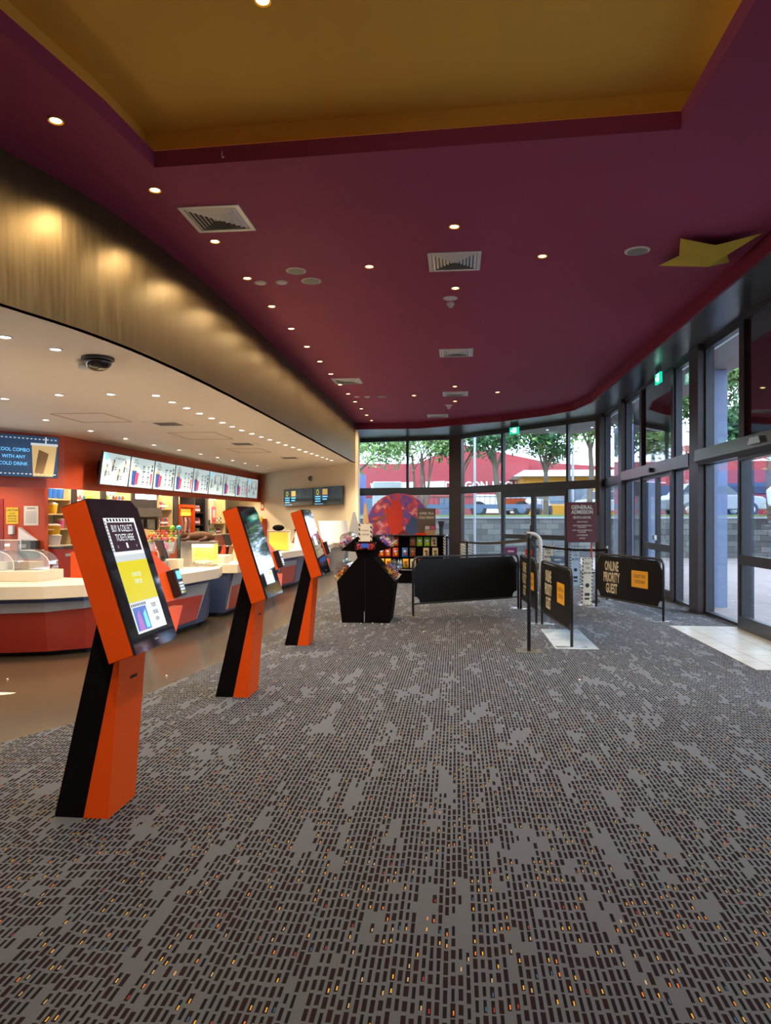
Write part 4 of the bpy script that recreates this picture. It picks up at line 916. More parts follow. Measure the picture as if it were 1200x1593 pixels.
zig([(-3.95, 14.75), (-3.72, 14.85), (-3.55, 16.4), (-3.6, 17.4)], [(-4.5, 17.4), (-4.6, 14.75)], 'navy counter between middle and far kiosks with a wide red angled panel', 1, [([(.15, .12), (1.35, .12), (1.5, .62), (.45, .62)], [(.2, .12), (1.3, .12), (1.42, .5), (.45, .5)])])
zig([(-3.95, 17.75), (-3.8, 17.85), (-3.5, 19.6), (-3.6, 20.6)], [(-4.6, 20.6), (-4.6, 17.75)], 'farthest navy counter behind the far kiosk', 1, [([(.15, .12), (1.35, .12), (1.5, .62), (.45, .62)], [(.2, .12), (1.3, .12), (1.42, .5), (.45, .5)])])
t, ring = counter('c', [(-3.6, 20.9), (-3.2, 21.1), (-3.1, 22.0), (-3.25, 22.5)], [(-4.6, 22.5), (-4.5, 20.9)], 'end counter against the cream wall with white screen', inward=(-1, 0))
MB().loft(ring(.2, .0), ring(.1, .705)).build('front', 'grey_band', t)
pts = arc(-3.9, 21.3, .7, -PI / 2, PI / 2.2, 10)
m = MB(); A = [(x, y, .86) for x, y in pts]; B = [(x - .12, y, 1.5) for x, y in pts]; n = len(pts)
m.add(A + B + [(x - .02, y, z) for x, y, z in A + B], [(i, i + 1, n + i + 1, n + i) for i in range(n - 1)] + [(2 * n + i, 3 * n + i, 3 * n + i + 1, 2 * n + i + 1) for i in range(n - 1)])
tag(m.build('curved_screen', 'white', smooth=True), 'white curved privacy screen standing on the end counter', 'screen')

# ================================================================ MENU SCREENS
def wall_screen(F, w_, h_, label, content, group, d=.05, bz=.015, nm='menu_screen', gap=.08):
    t = thing(nm, tuple(F[0]), label, 'screen', group)
    MB().fbox(F, 0, 0, w_, h_, -d, 0).build('casing', 'black_plastic', t); MB().fbox(F, bz, bz, w_ - bz, h_ - bz, 0, .002).build('display', content[0], t)
    MB().fbox(F, w_ * .35, h_ * .3, w_ * .65, h_ * .7, -d - gap, -d).build('bracket', 'black', t)
    return t
def food(F, w_, h_, t, kind):
    m = MB(); rnd = random.Random(kind * 7 + 1)
    if kind == 0:
        m.text(F, 'ICE CREAM SUNDAES', w_ * .62, h_ * .82, .07, .004, m=2, xs=.8, bold=0); m.poly(F, arc(w_ * .13, h_ * .85, .08, 0, 2 * PI, 12)[:-1], .003, 3)
        for i, (a, b_) in enumerate(((.15, .45), (.38, .62), (.6, .35), (.8, .62))):
            a *= w_; b_ *= h_; m.poly(F, [(a - .05, b_ - .16), (a + .03, b_ - .12), (a + .07, b_ + .12), (a + .02, b_ + .16), (a - .04, b_ + .02)], .003, 2); m.poly(F, [(a - .04, b_ - .02), (a + .06, b_ + .02), (a, b_ + .12)], .0035, 4)
            m.rect(F, a + .07, b_ - .1, a + .2, b_ - .08, .003, 2); m.rect(F, a + .07, b_ - .05, a + .18, b_ - .03, .003, 2)
    else:
        a0, c_ = w_ * .1, 0
        m.text(F, 'ULTRA', w_ * .2, h_ * .86, .075, .004, m=2, xs=.8); m.text(F, 'POPCORN', w_ * .2, h_ * .77, .075, .004, m=2, xs=.8); m.text(F, 'COMBOS', w_ * .2, h_ * .68, .075, .004, m=2, xs=.8)
        m.poly(F, [(w_ * .10, .07), (w_ * .24, .05), (w_ * .27, .42), (w_ * .08, .42)], .003, 0); m.poly(F, [(w_ * .23, .08), (w_ * .34, .08), (w_ * .37, .38), (w_ * .24, .38)], .0035, 1)
        m.poly(F, arc(w_ * .17, .42, .1, 0, PI, 8), .003, 4)
        for cx_ in (.52, .72): 
            for r_ in range(4):
                z = h_ * (.7 - .17 * r_); m.rect(F, w_ * cx_, z, w_ * (cx_ + rnd.uniform(.06, .1)), z + .035, .003, 2); m.rect(F, w_ * cx_, z - .05, w_ * (cx_ + .05), z - .03, .003, 2)
        m.poly(F, [(w_ * .88, .1), (w_ * .93, .1), (w_ * .95, .4), (w_ * .86, .4)], .003, 1 if kind % 2 else 2); m.rect(F, w_ * .87, .45, w_ * .95, .52, .003, 2); m.rect(F, w_ * .88, .55, w_ * .94, .62, .003, 2)
    m.build('menu_print', ['print_navy', 'print_red', 'print_ink', 'screen_cyan', 'crisp_cream'], t)
ys = [15.34 + 1.379 * i for i in range(9)]
ordn = ['first', 'second', 'third', 'fourth', 'fifth', 'sixth', 'seventh', 'eighth', 'last']
for i, y in enumerate(ys):
    xt = -7.93; v = Vector((.10 - .006 * i, 0, .765)); F = frame((xt - .09 + .012 * i, y, 2.345), (0, 1, 0), v)
    kind = 0 if i in (0, 5, 8) else i
    t = wall_screen(F, 1.365, .765, '%s menu screen from the left on the red bulkhead, %s' % (ordn[i], 'sundae menu' if kind == 0 else 'popcorn combo menu'), ['menu_bg'], 'menu screens on the red bulkhead', gap=max(.02, .3 - .028 * i))
    food(F, 1.365, .765, t, kind)
dv = Vector((-8.46 + 12.4, 14.65 - 9.6, 0)).normalized(); nn = Vector((dv.y, -dv.x, 0))
F = frame(Vector((-8.55, 14.3, 2.42)) + nn * .22 - dv * 1.45, dv, (nn.x * .06, nn.y * .06, .8))
t = wall_screen(F, 1.5, .86, 'blue drinks advert screen at the left edge, on the angled red bulkhead', ['screen_navy'], None, nm='advert_screen')
m = MB()
for z in (.06, .78):
    for i in range(18): m.rect(F, .05 + i * .08, z, .09 + i * .08, z + .02, .003, 0)
m.build('border_dashes', 'screen_white', t); m = MB()
m.text(F, 'COOL COMBO', .62, .52, .1, .004, m=1, xs=.9, bold=0); m.text(F, 'WITH ANY', .62, .38, .1, .004, m=1, xs=.9, bold=0); m.text(F, 'COLD DRINK', .62, .24, .1, .004, m=1, xs=.9, bold=0)
m.build('advert_text', ['screen_white', 'screen_cyan'], t); m = MB()
m.poly(F, [(1.0, .03), (1.4, .03), (1.46, .66), (.96, .66)], .003, 2); m.poly(F, [(1.03, .1), (1.2, .08), (1.3, .5), (1.1, .58)], .0035, 3); m.rect(F, .94, .66, 1.48, .71, .0036, 0); m.rect(F, 1.22, .71, 1.25, .84, .003, 0)
m.build('drink_picture', ['screen_white', 'screen_cyan', 'screen_cola', 'kraft'], t)
# twin screens on the cream wall (they face into the room)
ci = Vector((3.25 - 10.5 + 0, 0, 0)); du = (Vector(A_ + (0,)) - Vector(B_ + (0,))).normalized()
for i, (p, lab) in enumerate((((-6.39, 26.59), 'left of the two dark screens on the cream wall, sundae prices'), ((-4.86, 24.74), 'right of the two dark screens on the cream wall, sundae prices'))):
    F = frame((p[0] + .06 * -du.y * -1, p[1], 2.03), du, (0, 0, 1)); F = (F[0] + F[3] * .12, F[1], F[2], F[3])
    t = wall_screen(F, 2.36 if i == 0 else 2.0, .62, lab, ['screen_teal'], 'twin screens on the cream wall', nm='wall_screen'); m = MB()
    m.poly(F, arc(.3, .45, .1, 0, 2 * PI, 14)[:-1], .003, 0); m.poly(F, arc(.3, .45, .055, 0, 2 * PI, 10)[:-1], .004, 1); m.poly(F, [(.65, .35), (1.0, .35), (1.0, .55), (.65, .55)], .003, 2); m.poly(F, arc(.83, .45, .07, 0, 2 * PI, 10)[:-1], .004, 0)
    for z in (.28, .2, .12): m.rect(F, .12, z, .5, z + .035, .003, 3)
    m.rect(F, .65, .27, 1.0, .31, .003, 3); m.rect(F, .65, .18, .95, .22, .003, 3); m.rect(F, .1, .035, .7, .05, .003, 3)
    m.build('prices', ['screen_yellow', 'screen_teal', 'screen_cola', 'screen_cyan'], t)
Fi = lambda p, z, off=.0: (Vector((p[0], p[1], z)) + du.cross(Vector((0, 0, 1))) * off, du, Vector((0, 0, 1)), du.cross(Vector((0, 0, 1))))
F = Fi((-5.19, 25.15), 3.0); t = thing('wall_camera', tuple(F[0]), 'black round camera on the cream wall above the twin screens', 'security camera')
MB().lathe(F, [(.09, 0), (.09, .04), (.06, .09), (.02, .11)], 16).build('dome', 'black_gloss', t); MB().lathe(F, [(.11, 0), (.11, .02)], 16).build('base', 'offwhite', t)
F = Fi((-7.9, 28.42), 2.0); t = thing('fire_sign', tuple(F[0]), 'small red and white fire equipment sign in the cream wall corner', 'sign'); MB().fbox(F, -.1, -.12, .22, .22, .0, .01).build('plate', 'red_wall', t); MB().rect(F, -.02, -.03, .14, .13, .012).build('symbol', 'white', t)
F = Fi((-7.7, 28.15), 1.1); t = thing('fire_hose', tuple(F[0]), 'red fire hose reel on the cream wall behind the middle kiosk', 'fire hose')
MB().fbox(F, -.3, -.25, .15, .45, 0, .2).build('cabinet', 'red_wall', t); MB().lathe((F[0] + F[1] * .1 + F[2] * .42 + F[3] * .2, F[1], F[2], F[3]), [(.12, 0), (.12, .04), (.04, .06)], 16).build('valve', 'yellow', t)

# ================================================================ SERVICE AREA BEHIND THE COUNTERS
BX = -9.5
SF_ = frame((BX, 0, 0), (0, 1, 0), (0, 0, 1))    # faces +x, towards the counters
def bay(y0, y1, parts_, label, nm='shelf_unit', mt='shelf_wood', zs=(1.0, 1.45, 1.9), z1=2.35, back='splash_tile', dep=.45, low='stone_top'):
    t = thing(nm, (BX - dep / 2, (y0 + y1) / 2, 0), label, 'shelf')
    MB().fbox(SF_, y0, .0, y1, .9, -dep - .2, .15).build('cupboard', 'red_panel', t); MB().fbox(SF_, y0 - .0, .9, y1, .94, -dep - .2, .18).build('bench_top', low, t)
    MB().fbox(SF_, y0, .94, y1, z1, -dep - .02, -dep).build('back_panel', back, t)
    for a in (y0, y1 - .03): MB().fbox(SF_, a, .94, a + .03, z1, -dep, 0).build('side', mt, t)
    for z in zs: MB().fbox(SF_, y0 + .03, z, y1 - .03, z + .03, -dep, 0).build('shelf', mt, t)
    MB().fbox(SF_, y0 + .03, z1 - .02, y1 - .03, z1 + .22, -dep, -dep + .04).build('light_strip', 'strip_light', t)
    return t
def pillar(y0, y1): trim(MB().fbox(SF_, y0, 0, y1, 2.7, -.5, .05), 'alu_dark')
Lv = lamp_data(SPOT_BACK * 2.2, WARM2, 150, .4); sv = None  # unseen lamp row added to brighten the service area
for i in range(8):
    y_ = 16.2 + 1.65 * i
    if sv is None: sv = make_downlight((-9.0, y_, 2.7), 'white', 'lamp_white', Lv, 'unseen downlight added to brighten the service bench behind the red bulkhead', 'added downlights over the service bench')
    else: dup(sv, (-9.0, y_, 2.7))
dup(sv, (-10.3, 14.0, 2.7), label='unseen downlight added in front of the red wall with the CAUTION notice', group='added downlights at the left end')  # one more unseen lamp added beyond that row
pillar(15.42, 15.62)
bay(15.62, 16.75, None, 'pigeonhole shelves of pale wood with blue and yellow cups, left end', zs=(1.3, 1.66, 2.02), back='shelf_wood')
for y in (15.98, 16.4):
    pass
pillar(16.75, 16.95); bay(16.95, 18.2, None, 'pale shelf unit hidden mostly behind the nearest kiosk head', zs=(1.5, 1.9))
pillar(18.2, 18.45); bay(18.45, 20.0, None, 'pale shelf unit left of the drinks fridge', zs=(1.5, 1.95)); pillar(20.0, 20.2)
# shelf contents: cups, buckets and bottles
t0 = thing('cup_stack', (BX - .2, 16.3, 2.05), 'stack of blue cups in the upper pigeonhole, left end shelf', 'cups', 'blue cup stacks')
MB().lathe(frame((0, 0, 0), (1, 0, 0), (0, 1, 0)), [(.07, 0), (.09, .24)], 14).build('cup', 'blue', t0, local=True); MB().lathe(frame((0, 0, 0), (1, 0, 0), (0, 1, 0)), [(.092, .24), (.092, .27)], 14).build('lid', 'white', t0, local=True)
for y, z, l_ in ((16.1, 2.05, 'left blue cup stack in the upper pigeonhole'), (16.6, 2.05, 'right blue cup stack in the upper pigeonhole, left end shelf')): dup(t0, (BX - .2, y, z), label=l_)
for (y, z, r, h, mt, lb) in [(16.15, .94, .2, .22, 'offwhite', 'large cream popcorn tub on the left end bench'), (16.15, 1.16, .19, .24, 'crisp_yellow', 'yellow popcorn bucket stacked on the cream tub'), (16.1, 1.69, .14, .22, 'crisp_yellow', 'yellow popcorn bucket on the pigeonhole shelf'), (16.5, 1.33, .09, .2, 'pink', 'pink cup on the low pigeonhole shelf')]:
    t = thing('popcorn_bucket', (BX - .12, y, z), lb, 'bucket'); F = frame((0, 0, 0), (1, 0, 0), (0, 1, 0))
    MB().lathe(F, [(r * .8, 0), (r, h)], 18).build('bucket', mt, t, local=True, smooth=False); MB().lathe(F, [(r * 1.03, h), (r * 1.03, h + .015), (r * .6, h + .05)], 18).build('rim', 'offwhite', t, local=True)
# drinks fridge
fr_ = thing('drinks_fridge', (BX - .3, 21.05, 0), 'double-door glass drinks fridge with lit header panel', 'fridge')
MB().fbox(SF_, 20.25, 0, 21.95, 2.5, -.6, -.05).build('cabinet', 'alu_dark', fr_); MB().fbox(SF_, 20.32, 2.16, 21.85, 2.47, -.05, -.03).build('header_light', 'lightbox', fr_)
MB().fbox(SF_, 20.25, 1.62, 21.95, 1.9, -.05, .1).build('canopy', 'header_metal', fr_)
for y0, nm in ((20.3, 'left'), (21.12, 'right')):
    d_ = MB(); 
    for q in ((y0, .1, y0 + .05, 1.6), (y0 + .72, .1, y0 + .77, 1.6), (y0 + .05, .1, y0 + .72, .16), (y0 + .05, 1.54, y0 + .72, 1.6)): d_.fbox(SF_, *q, -.05, -.02)
    o = d_.build('door', 'black', fr_); MB().fbox(SF_, y0 + .05, .16, y0 + .72, 1.54, -.045, -.04).build('pane', 'glass', o); MB().fbox(SF_, y0 + (.68 if nm == 'left' else .06), .8, y0 + (.7 if nm == 'left' else .08), 1.3, -.02, .02).build('handle', 'steel', o)
    MB().fbox(SF_, y0 + .06, .2, y0 + .7, 1.5, -.058, -.052).build('shelves', 'grey_band', fr_)
bay(22.0, 23.1, None, 'open shelf bay with coloured bottles right of the fridge', zs=(1.3, 1.85)); pillar(23.1, 23.5)
# orange hot food cabinet
t = thing('drink_machine', (BX - .2, 24.2, 0), 'tall orange-red frozen drink machine with lit yellow header', 'machine')
MB().fbox(SF_, 23.5, 0, 24.95, .95, -.5, .0).build('base', 'alu_dark', t); MB().fbox(SF_, 23.52, .95, 24.93, 2.0, -.45, -.1).build('body', 'red_wall', t)
for a in (23.52, 24.83): MB().fbox(SF_, a, .95, a + .1, 2.05, -.1, .08).build('frame_side', 'orange', t)
MB().fbox(SF_, 23.62, 1.95, 24.83, 2.05, -.1, .08).build('frame_top', 'orange', t); MB().fbox(SF_, 23.66, 1.66, 24.8, 1.9, -.1, -.02).build('header', 'popcorn_lit', t)
for i in range(3): MB().tube([(BX + .0, 23.85 + i * .35, 1.6), (BX + .03, 23.85 + i * .35, 1.45), (BX - .02, 23.9 + i * .35, 1.2), (BX, 23.9 + i * .35, 1.0)], .04, 10).build('spout', 'steel' if i != 1 else 'offwhite', t)
pillar(24.95, 25.05); bay(25.05, 26.1, None, 'open bay with dark shelves of glass bottles', mt='black', zs=(1.3, 1.75))
pillar(26.1, 26.35)
t = thing('coffee_machine', (BX - .1, 26.5, .94), 'rounded grey upright machine beside the dark bottle shelves', 'machine'); MB().box(BX - .3, 26.38, .94, BX + .05, 26.62, 2.0).build('body', 'grey_band', t, bevel=.06); MB().box(BX + .05, 26.44, 1.3, BX + .08, 26.56, 1.5).build('panel', 'black_plastic', t)
bay(26.65, 28.6, None, 'last pale shelf bay with pink poster at the right end', zs=(1.35,))
t = thing('poster', (BX, 27.1, 1.4), 'pink and red poster with pictured cups at the right end shelf', 'poster'); F = frame((BX + .02, 26.9, 1.4), (0, 1, 0), (0, 0, 1)); MB().fbox(F, 0, 0, .5, .62, -.01, 0).build('sheet', 'pink', t)
m = MB(); m.rect(F, .1, .2, .4, .5, .002, 0); m.rect(F, .06, .04, .44, .12, .002, 1); m.build('print', ['offwhite', 'crisp_red'], t)
cb = ['crisp_red', 'crisp_yellow', 'blue', 'green', 'orange', 'white', 'pink', 'brown', 'teal']
bt = {}
def put_bottle(y, z, colr, label, h=.26, grp=''):
    if colr not in bt:
        o = bottle((BX - .15, y, z), label, colr, 'white' if colr != 'white' else 'blue', h=.26, r=.045, group=grp); bt[colr] = o
    else: o = dup(bt[colr], (BX - .15, y, z), label=label, group=grp)
rnd = random.Random(11)
names_ = {'crisp_red': 'red', 'crisp_yellow': 'yellow', 'blue': 'blue', 'green': 'green', 'orange': 'orange', 'white': 'white', 'pink': 'pink', 'brown': 'brown', 'teal': 'teal'}
for (y0, y1, z, n_b, sd, where) in [(22.15, 22.95, 1.88, 7, 0, 'upper shelf of the bay right of the fridge'), (22.15, 22.95, 1.33, 6, 3, 'lower shelf of the bay right of the fridge'), (25.2, 25.95, 1.78, 7, 1, 'upper dark shelf right of the orange machine'), (25.2, 25.95, 1.33, 6, 5, 'lower dark shelf right of the orange machine'),
                                    (25.2, 25.95, .94, 6, 2, 'bench under the dark shelves'), (26.8, 28.3, .94, 9, 4, 'bench under the pink poster'), (27.5, 28.4, 1.38, 6, 6, 'shelf right of the pink poster'), (18.7, 19.8, 1.98, 7, 1, 'upper shelf left of the fridge'), (17.1, 18.0, 1.93, 6, 2, 'upper shelf above the nearest kiosk')]:
    for i in range(n_b):
        c_ = cb[(i * 2 + sd) % len(cb)]; put_bottle(y0 + (y1 - y0) * i / (n_b - 1), z, c_, '%s bottle, %s in line on the %s' % (names_[c_], ['first', 'second', 'third', 'fourth', 'fifth', 'sixth', 'seventh', 'eighth', 'ninth'][i], where), grp='bottles on the ' + where)
# signs and dispensers on the red walls at the left
FW = frame((-9.85, 15.2, 0), (.57, .05, 0), (0, 0, 1))
FW2 = frame((-11, 15.097, 0), (1.15, .103, 0), (0, 0, 1))
def flat_sign(F, a, b_, w_, h_, mt, nm, label, lines, ink='ink', z=.012):
    G = frame(fp(F, a, b_, .0), F[1], F[2]); t = thing(nm, tuple(G[0]), label, 'sign'); MB().fbox(G, 0, 0, w_, h_, 0, z).build('plate', mt, t)
    m = MB()
    for zz, s_, sz in lines: m.text(G, s_, w_ / 2, zz * h_, sz, z + .002, xs=.8)
    m.build('lettering', ink, t); return t
flat_sign(FW2, .86, 1.455, .28, .37, 'yellow', 'caution_sign', 'yellow CAUTION notice on the red wall at the far left', [(.78, 'CAUTION', .075), (.60, 'DO NOT', .045), (.44, 'ENTER AREA', .045), (.28, 'IF YOU ARE', .045), (.12, 'ELECTRONIC', .045)])
G = flat_sign(FW, .11, 1.42, .33, .44, 'offwhite', 'notice_sign', 'pale framed notice of small text on the red wall beside CAUTION', [(.84, 'WARNING', .05)])
m = MB(); GG = frame(fp(FW, .11, 1.42, .0), FW[1], FW[2])
for i in range(9): m.rect(GG, .04, .06 + i * .03, .29, .072 + i * .03, .0135)
m.build('text_lines', 'grey_band', G)
t = thing('soap_dispenser', (-10.05, 15.15, 1.22), 'small white soap dispenser under the yellow CAUTION notice', 'dispenser'); G = frame(fp(FW2, .95, 1.22), FW2[1], FW2[2]); MB().fbox(G, 0, 0, .11, .2, 0, .1).build('body', 'white', t, bevel=.01); MB().fbox(G, .02, -.02, .09, 0, .02, .08).build('lever', 'alu_dark', t)
t = thing('waste_chute', (-9.6, 15.1, .68), 'dark grey wall bin with white wedge lid on the red wall', 'bin'); G = frame(fp(FW, .06, .68), FW[1], FW[2]); MB().fbox(G, 0, 0, .42, .4, 0, .2).build('body', 'black_plastic', t, bevel=.01)
MB().prism(G, [(.0, .405), (.38, .405), (.0, .7)], .02, .16).build('wedge', 'white', t); MB().fbox(G, .04, .24, .2, .32, .2, .215).build('label_plate', 'grey_band', t)
st(MB().fbox(FW2, -.1, 0, .80, 2.02, .0, .02).build('door_20', 'red_deep'))
# bench below on the left end, orange panel
t = thing('low_cabinet', (-9.3, 15.9, 0), 'dark red low cabinet with a grey handle rail at the left end', 'cabinet'); MB().box(-9.34, 15.42, 0, -9.0, 16.6, .88).build('body', 'red_deep', t); MB().box(-9.0, 15.6, .7, -8.97, 16.4, .76).build('rail', 'grey_band', t)
MB().box(-9.34, 15.42, .88, -8.98, 16.6, .92).build('top', 'alu_dark', t)
t = thing('price_stand', (-7.4, 13.33, 0), 'orange upright panel with a striped edge behind the nearest kiosk', 'panel'); MB().box(-7.55, 13.3, 0, -7.25, 13.36, .92).build('panel', 'orange_bright', t); MB().box(-7.25, 13.29, 0, -7.19, 13.37, .88).build('edge', 'stripe', t)

# ================================================================ THINGS ON THE COUNTERS
ACR = [((-5.55, 7.9), (.9, 0), 'front clear acrylic dispenser on the raised ledge of the left counter', .97), ((-5.35, 8.05), (.9, .1), 'rear taller clear acrylic dispenser on the raised ledge of the left counter', .97)]
for i, (x0, y0) in enumerate(((-5.45, 7.87), (-5.1, 8.02))):
    t = thing('acrylic_dispenser', (x0, y0, .97), ('front' if i == 0 else 'rear') + ' clear acrylic dispenser with curved cover on the left counter ledge', 'dispenser')
    F = frame((x0, y0, .97), (1, 0, 0), (0, 0, 1)); prof = [(-.35, 0), (.28, 0), (.28, .07)] + [(.03 + .25 * math.cos(a), .07 + .17 * math.sin(a)) for a in [PI / 2 * k_ / 6 for k_ in range(1, 7)]] + [(-.08, .24), (-.08, .36), (-.35, .36)]
    MB().prism(F, prof, -.2, 0, cap=True).build('cover', 'acrylic', t); m = MB()
    for a, b_ in ((prof[k_], prof[k_ + 1]) for k_ in range(len(prof) - 1)): m.tube([fp(F, *a, 0), fp(F, *b_, 0)], .004, 5)
    m.build('edge', 'white', t); MB().fbox(F, -.3, .005, .1, .1, -.18, -.02).build('contents', 'kraft' if i else 'cream_print', t)
# lollipop stand
t = thing('lollipop_stand', (-4.45, 10.3, .85), 'grey stand crammed with lollipops and a pink oval badge', 'display stand')
MB().lathe(frame((-4.4, 10.3, .85), (1, 0, 0), (0, 1, 0)), [(.14, 0), (.14, .03), (.09, .04), (.11, .27)], 16).build('base', 'grey_band', t)
m = MB().prism(frame((-4.4, 10.22, 1.08), (1, .15, 0), (0, .35, 1)), [(-.2, 0), (.18, .02), (.2, .18), (-.22, .16)], -.12, 0); m.build('tray', 'grey_band', t)
OF = frame((-4.4, 10.215, 1.09), (1, .15, 0), (0, .35, 1)); MB().poly(OF, [(a * 1.9, b_ + .07) for a, b_ in arc(0, 0, .06, 0, 2 * PI, 20)[:-1]], .004).build('badge', 'pink', t); MB().poly(OF, [(a * 2.0, b_ + .07) for a, b_ in arc(0, 0, .04, 0, 2 * PI, 20)[:-1]], .006).build('badge_centre', 'offwhite', t)
rnd = random.Random(5)
cnt = 0
for r_ in range(5):
    for c__ in range(9):
        x = -4.62 + c__ * .052 + rnd.uniform(-.01, .01); y = 10.26 + r_ * .05; z = 1.25 + r_ * .035
        o = MB().tube([(x, y, z - .06), (x, y - .01, z)], .003, 5).ball((x, y - .012, z), .019, 1, 8)
        o = o.build('lollipop', ['white', rnd.choice(['pink', 'crisp_red', 'crisp_yellow', 'brown', 'green'])]); tag(o, 'wrapped round lollipop in the crowded grey stand', 'lollipop', 'lollipops in the stand')
for x, c_, l_ in ((-4.28, 'green', 'yellow-green'), (-4.18, 'teal', 'bright blue')): tag(MB().ball((x, 10.4, 1.44), .042, 0, 14).tube([(x, 10.4, 1.12), (x, 10.4, 1.42)], .005, 6).build('big_lollipop', [c_], smooth=True), l_ + ' large round lollipop above the grey stand', 'lollipop')
tag(MB().prism(frame((-4.75, 10.45, .85), (1, .1, 0), (0, .2, 1)), [(-.2, 0), (.2, 0), (.18, .55), (-.16, .6)], -.05, 0).build('card_display', 'kraft'), 'kraft cardboard display backing behind the lollipop stand', 'display')
# popcorn cabinet
t = thing('popcorn_cabinet', (-3.95, 10.45, .85), 'small glass popcorn cabinet glowing yellow on the second counter', 'popcorn machine')
PF = frame((-4.16, 10.42, .85), (1, .12, 0), (0, 0, 1)); MB().fbox(PF, 0, 0, .17, .36, -.3, 0).build('steel_side', 'steel', t); MB().fbox(PF, .17, 0, .5, .02, -.3, 0).build('floor', 'steel', t); MB().fbox(PF, 0, .345, .5, .385, -.32, .01).build('top', 'steel', t)
MB().fbox(PF, .17, .02, .5, .345, -.3, -.28).build('glow_back', 'popcorn_lit', t); MB().fbox(PF, .48, .02, .5, .345, -.28, 0).build('glass_side', 'acrylic', t); MB().fbox(PF, .17, .02, .48, .345, -.006, 0).build('glass_front', 'acrylic', t); MB().fbox(PF, .2, .3, .44, .335, -.2, -.05).build('lamp', 'lamp_white', t)
m = MB()
for i in range(90): m.ball(fp(PF, rnd.uniform(.19, .47), .03 + rnd.uniform(0, .05), rnd.uniform(-.26, -.02)), .016, 0, 6)
o = m.build('popcorn', 'popcorn_puff', t); o['kind'] = 'stuff'
# brown plush lying on the cabinet
t = thing('plush_animal', (-3.9, 10.55, 1.235), 'brown plush animal lying on top of the popcorn cabinet', 'soft toy')
m = MB(); m.tube([(-4.12, 10.6, 1.30), (-4.02, 10.6, 1.31), (-3.9, 10.62, 1.32), (-3.78, 10.62, 1.30), (-3.7, 10.62, 1.28)], .06, 12, rs=[.045, .06, .07, .065, .02]); m.ball((-4.17, 10.57, 1.33), .055, 0, 10, (1.2, 1, .9))
for x, y in ((-4.08, 10.5), (-3.8, 10.5), (-3.84, 10.7)): m.tube([(x, y + .05, 1.29), (x - .03, y - .02, 1.26), (x - .08, y - .05, 1.255)], .025, 8, rs=[.03, .025, .018])
m.build('body', 'fur', t, smooth=True); m = MB(); m.ball((-4.14, 10.6, 1.385), .018, 0, 6); m.ball((-4.17, 10.53, 1.38), .018, 0, 6); m.build('ears', 'fur', t, smooth=True)
# boxes, tills and small goods
def bx(x, y, z, w_, d, h, mt, name, label, cat, extra=None):
    o = MB().box(x - w_ / 2, y - d / 2, z, x + w_ / 2, y + d / 2, z + h).build(name, mt, bevel=.004); tag(o, label, cat)
    return o
def till(x, y, rot, label):
    t = thing('till', (x, y, .85), label, 'till'); t.rotation_euler.z = rot; F = frame((0, 0, 0), (1, 0, 0), (0, 0, 1))
    MB().box(-.1, -.1, 0, .1, .1, .02).build('base', 'black_plastic', t, local=True); MB().tube([(0, 0, .02), (0, 0, .2)], .02, 8).build('stand', 'black_plastic', t, local=True)
    m = MB().fbox(frame((0, 0, .3), (1, 0, 0), (0, .35, 1)), -.2, -.13, .2, .14, -.02, .015); s_ = m.build('monitor', 'black_plastic', t, local=True); MB().fbox(frame((0, 0, .3), (1, 0, 0), (0, .35, 1)), -.18, -.11, .18, .12, .015, .017).build('display', 'black_gloss', s_, local=True); return t
till(-4.15, 9.7, 2.2, 'black till screen left of the popcorn cabinet'); till(-4.25, 13.1, 2.4, 'black till screen behind the middle kiosk')
till(-4.1, 16.3, 2.4, 'black till screen on the counter left of the far kiosk'); till(-4.2, 18.9, 2.4, 'black till screen farthest away beside the white holder')
def goods(x, y, label, cols_, bin_mt='cream_print'):
    t = thing('goods_bin', (x, y, .85), label, 'bin'); MB().loft([(x - .15, y - .11, .85), (x + .15, y - .11, .85), (x + .15, y + .11, .85), (x - .15, y + .11, .85)], [(x - .18, y - .13, .97), (x + .18, y - .13, .97), (x + .18, y + .13, .97), (x - .18, y + .13, .97)]).build('bin', bin_mt, t)
    for i, c_ in enumerate(cols_):
        a = x - .13 + .27 * i / max(1, len(cols_) - 1); o = MB().box(-.03, -.03, 0, .03, .03, .16).build('packet', c_, t, local=True); o.location = (a - x, -.03 + .05 * (i % 2), .11); o.rotation_euler = (.2, .25 * (i % 3 - 1), .4 * i)
goods(-4.0, 11.9, 'cream bin of red and black goods on the third counter', ['crisp_red', 'black', 'crisp_red', 'black', 'brown'])
goods(-4.35, 9.9, 'bin of brown and red packets beside the lollipop stand', ['brown', 'brown', 'crisp_red', 'white', 'navy'], 'grey_band')
goods(-4.1, 17.1, 'small bin of kraft packets beside the far white holder', ['kraft', 'kraft', 'brown'])
bx(-4.15, 10.1, .85, .24, .2, .14, 'stone_top', 'riser_block', 'pale stone riser block beside the till on the second counter', 'block')
bx(-3.9, 11.4, .85, .28, .3, .12, 'cream_print', 'carton', 'low cream carton at the near end of the third counter', 'box')
t = MB().lathe(frame((-4.1, 11.55, .85), (1, 0, 0), (0, 1, 0)), [(.05, 0), (.05, .26), (.04, .27)], 14).build('white_canister', 'white'); tag(t, 'white canister behind the cream carton', 'canister')
t = MB().prism(frame((-3.9, 12.2, .85), (1, .2, 0), (0, 0, 1)), [(-.05, 0), (.1, 0), (.1, .1), (-.02, .42)], -.03, 0).build('wedge_card', 'shelf_wood'); tag(t, 'pale wooden wedge card standing on the third counter', 'card')
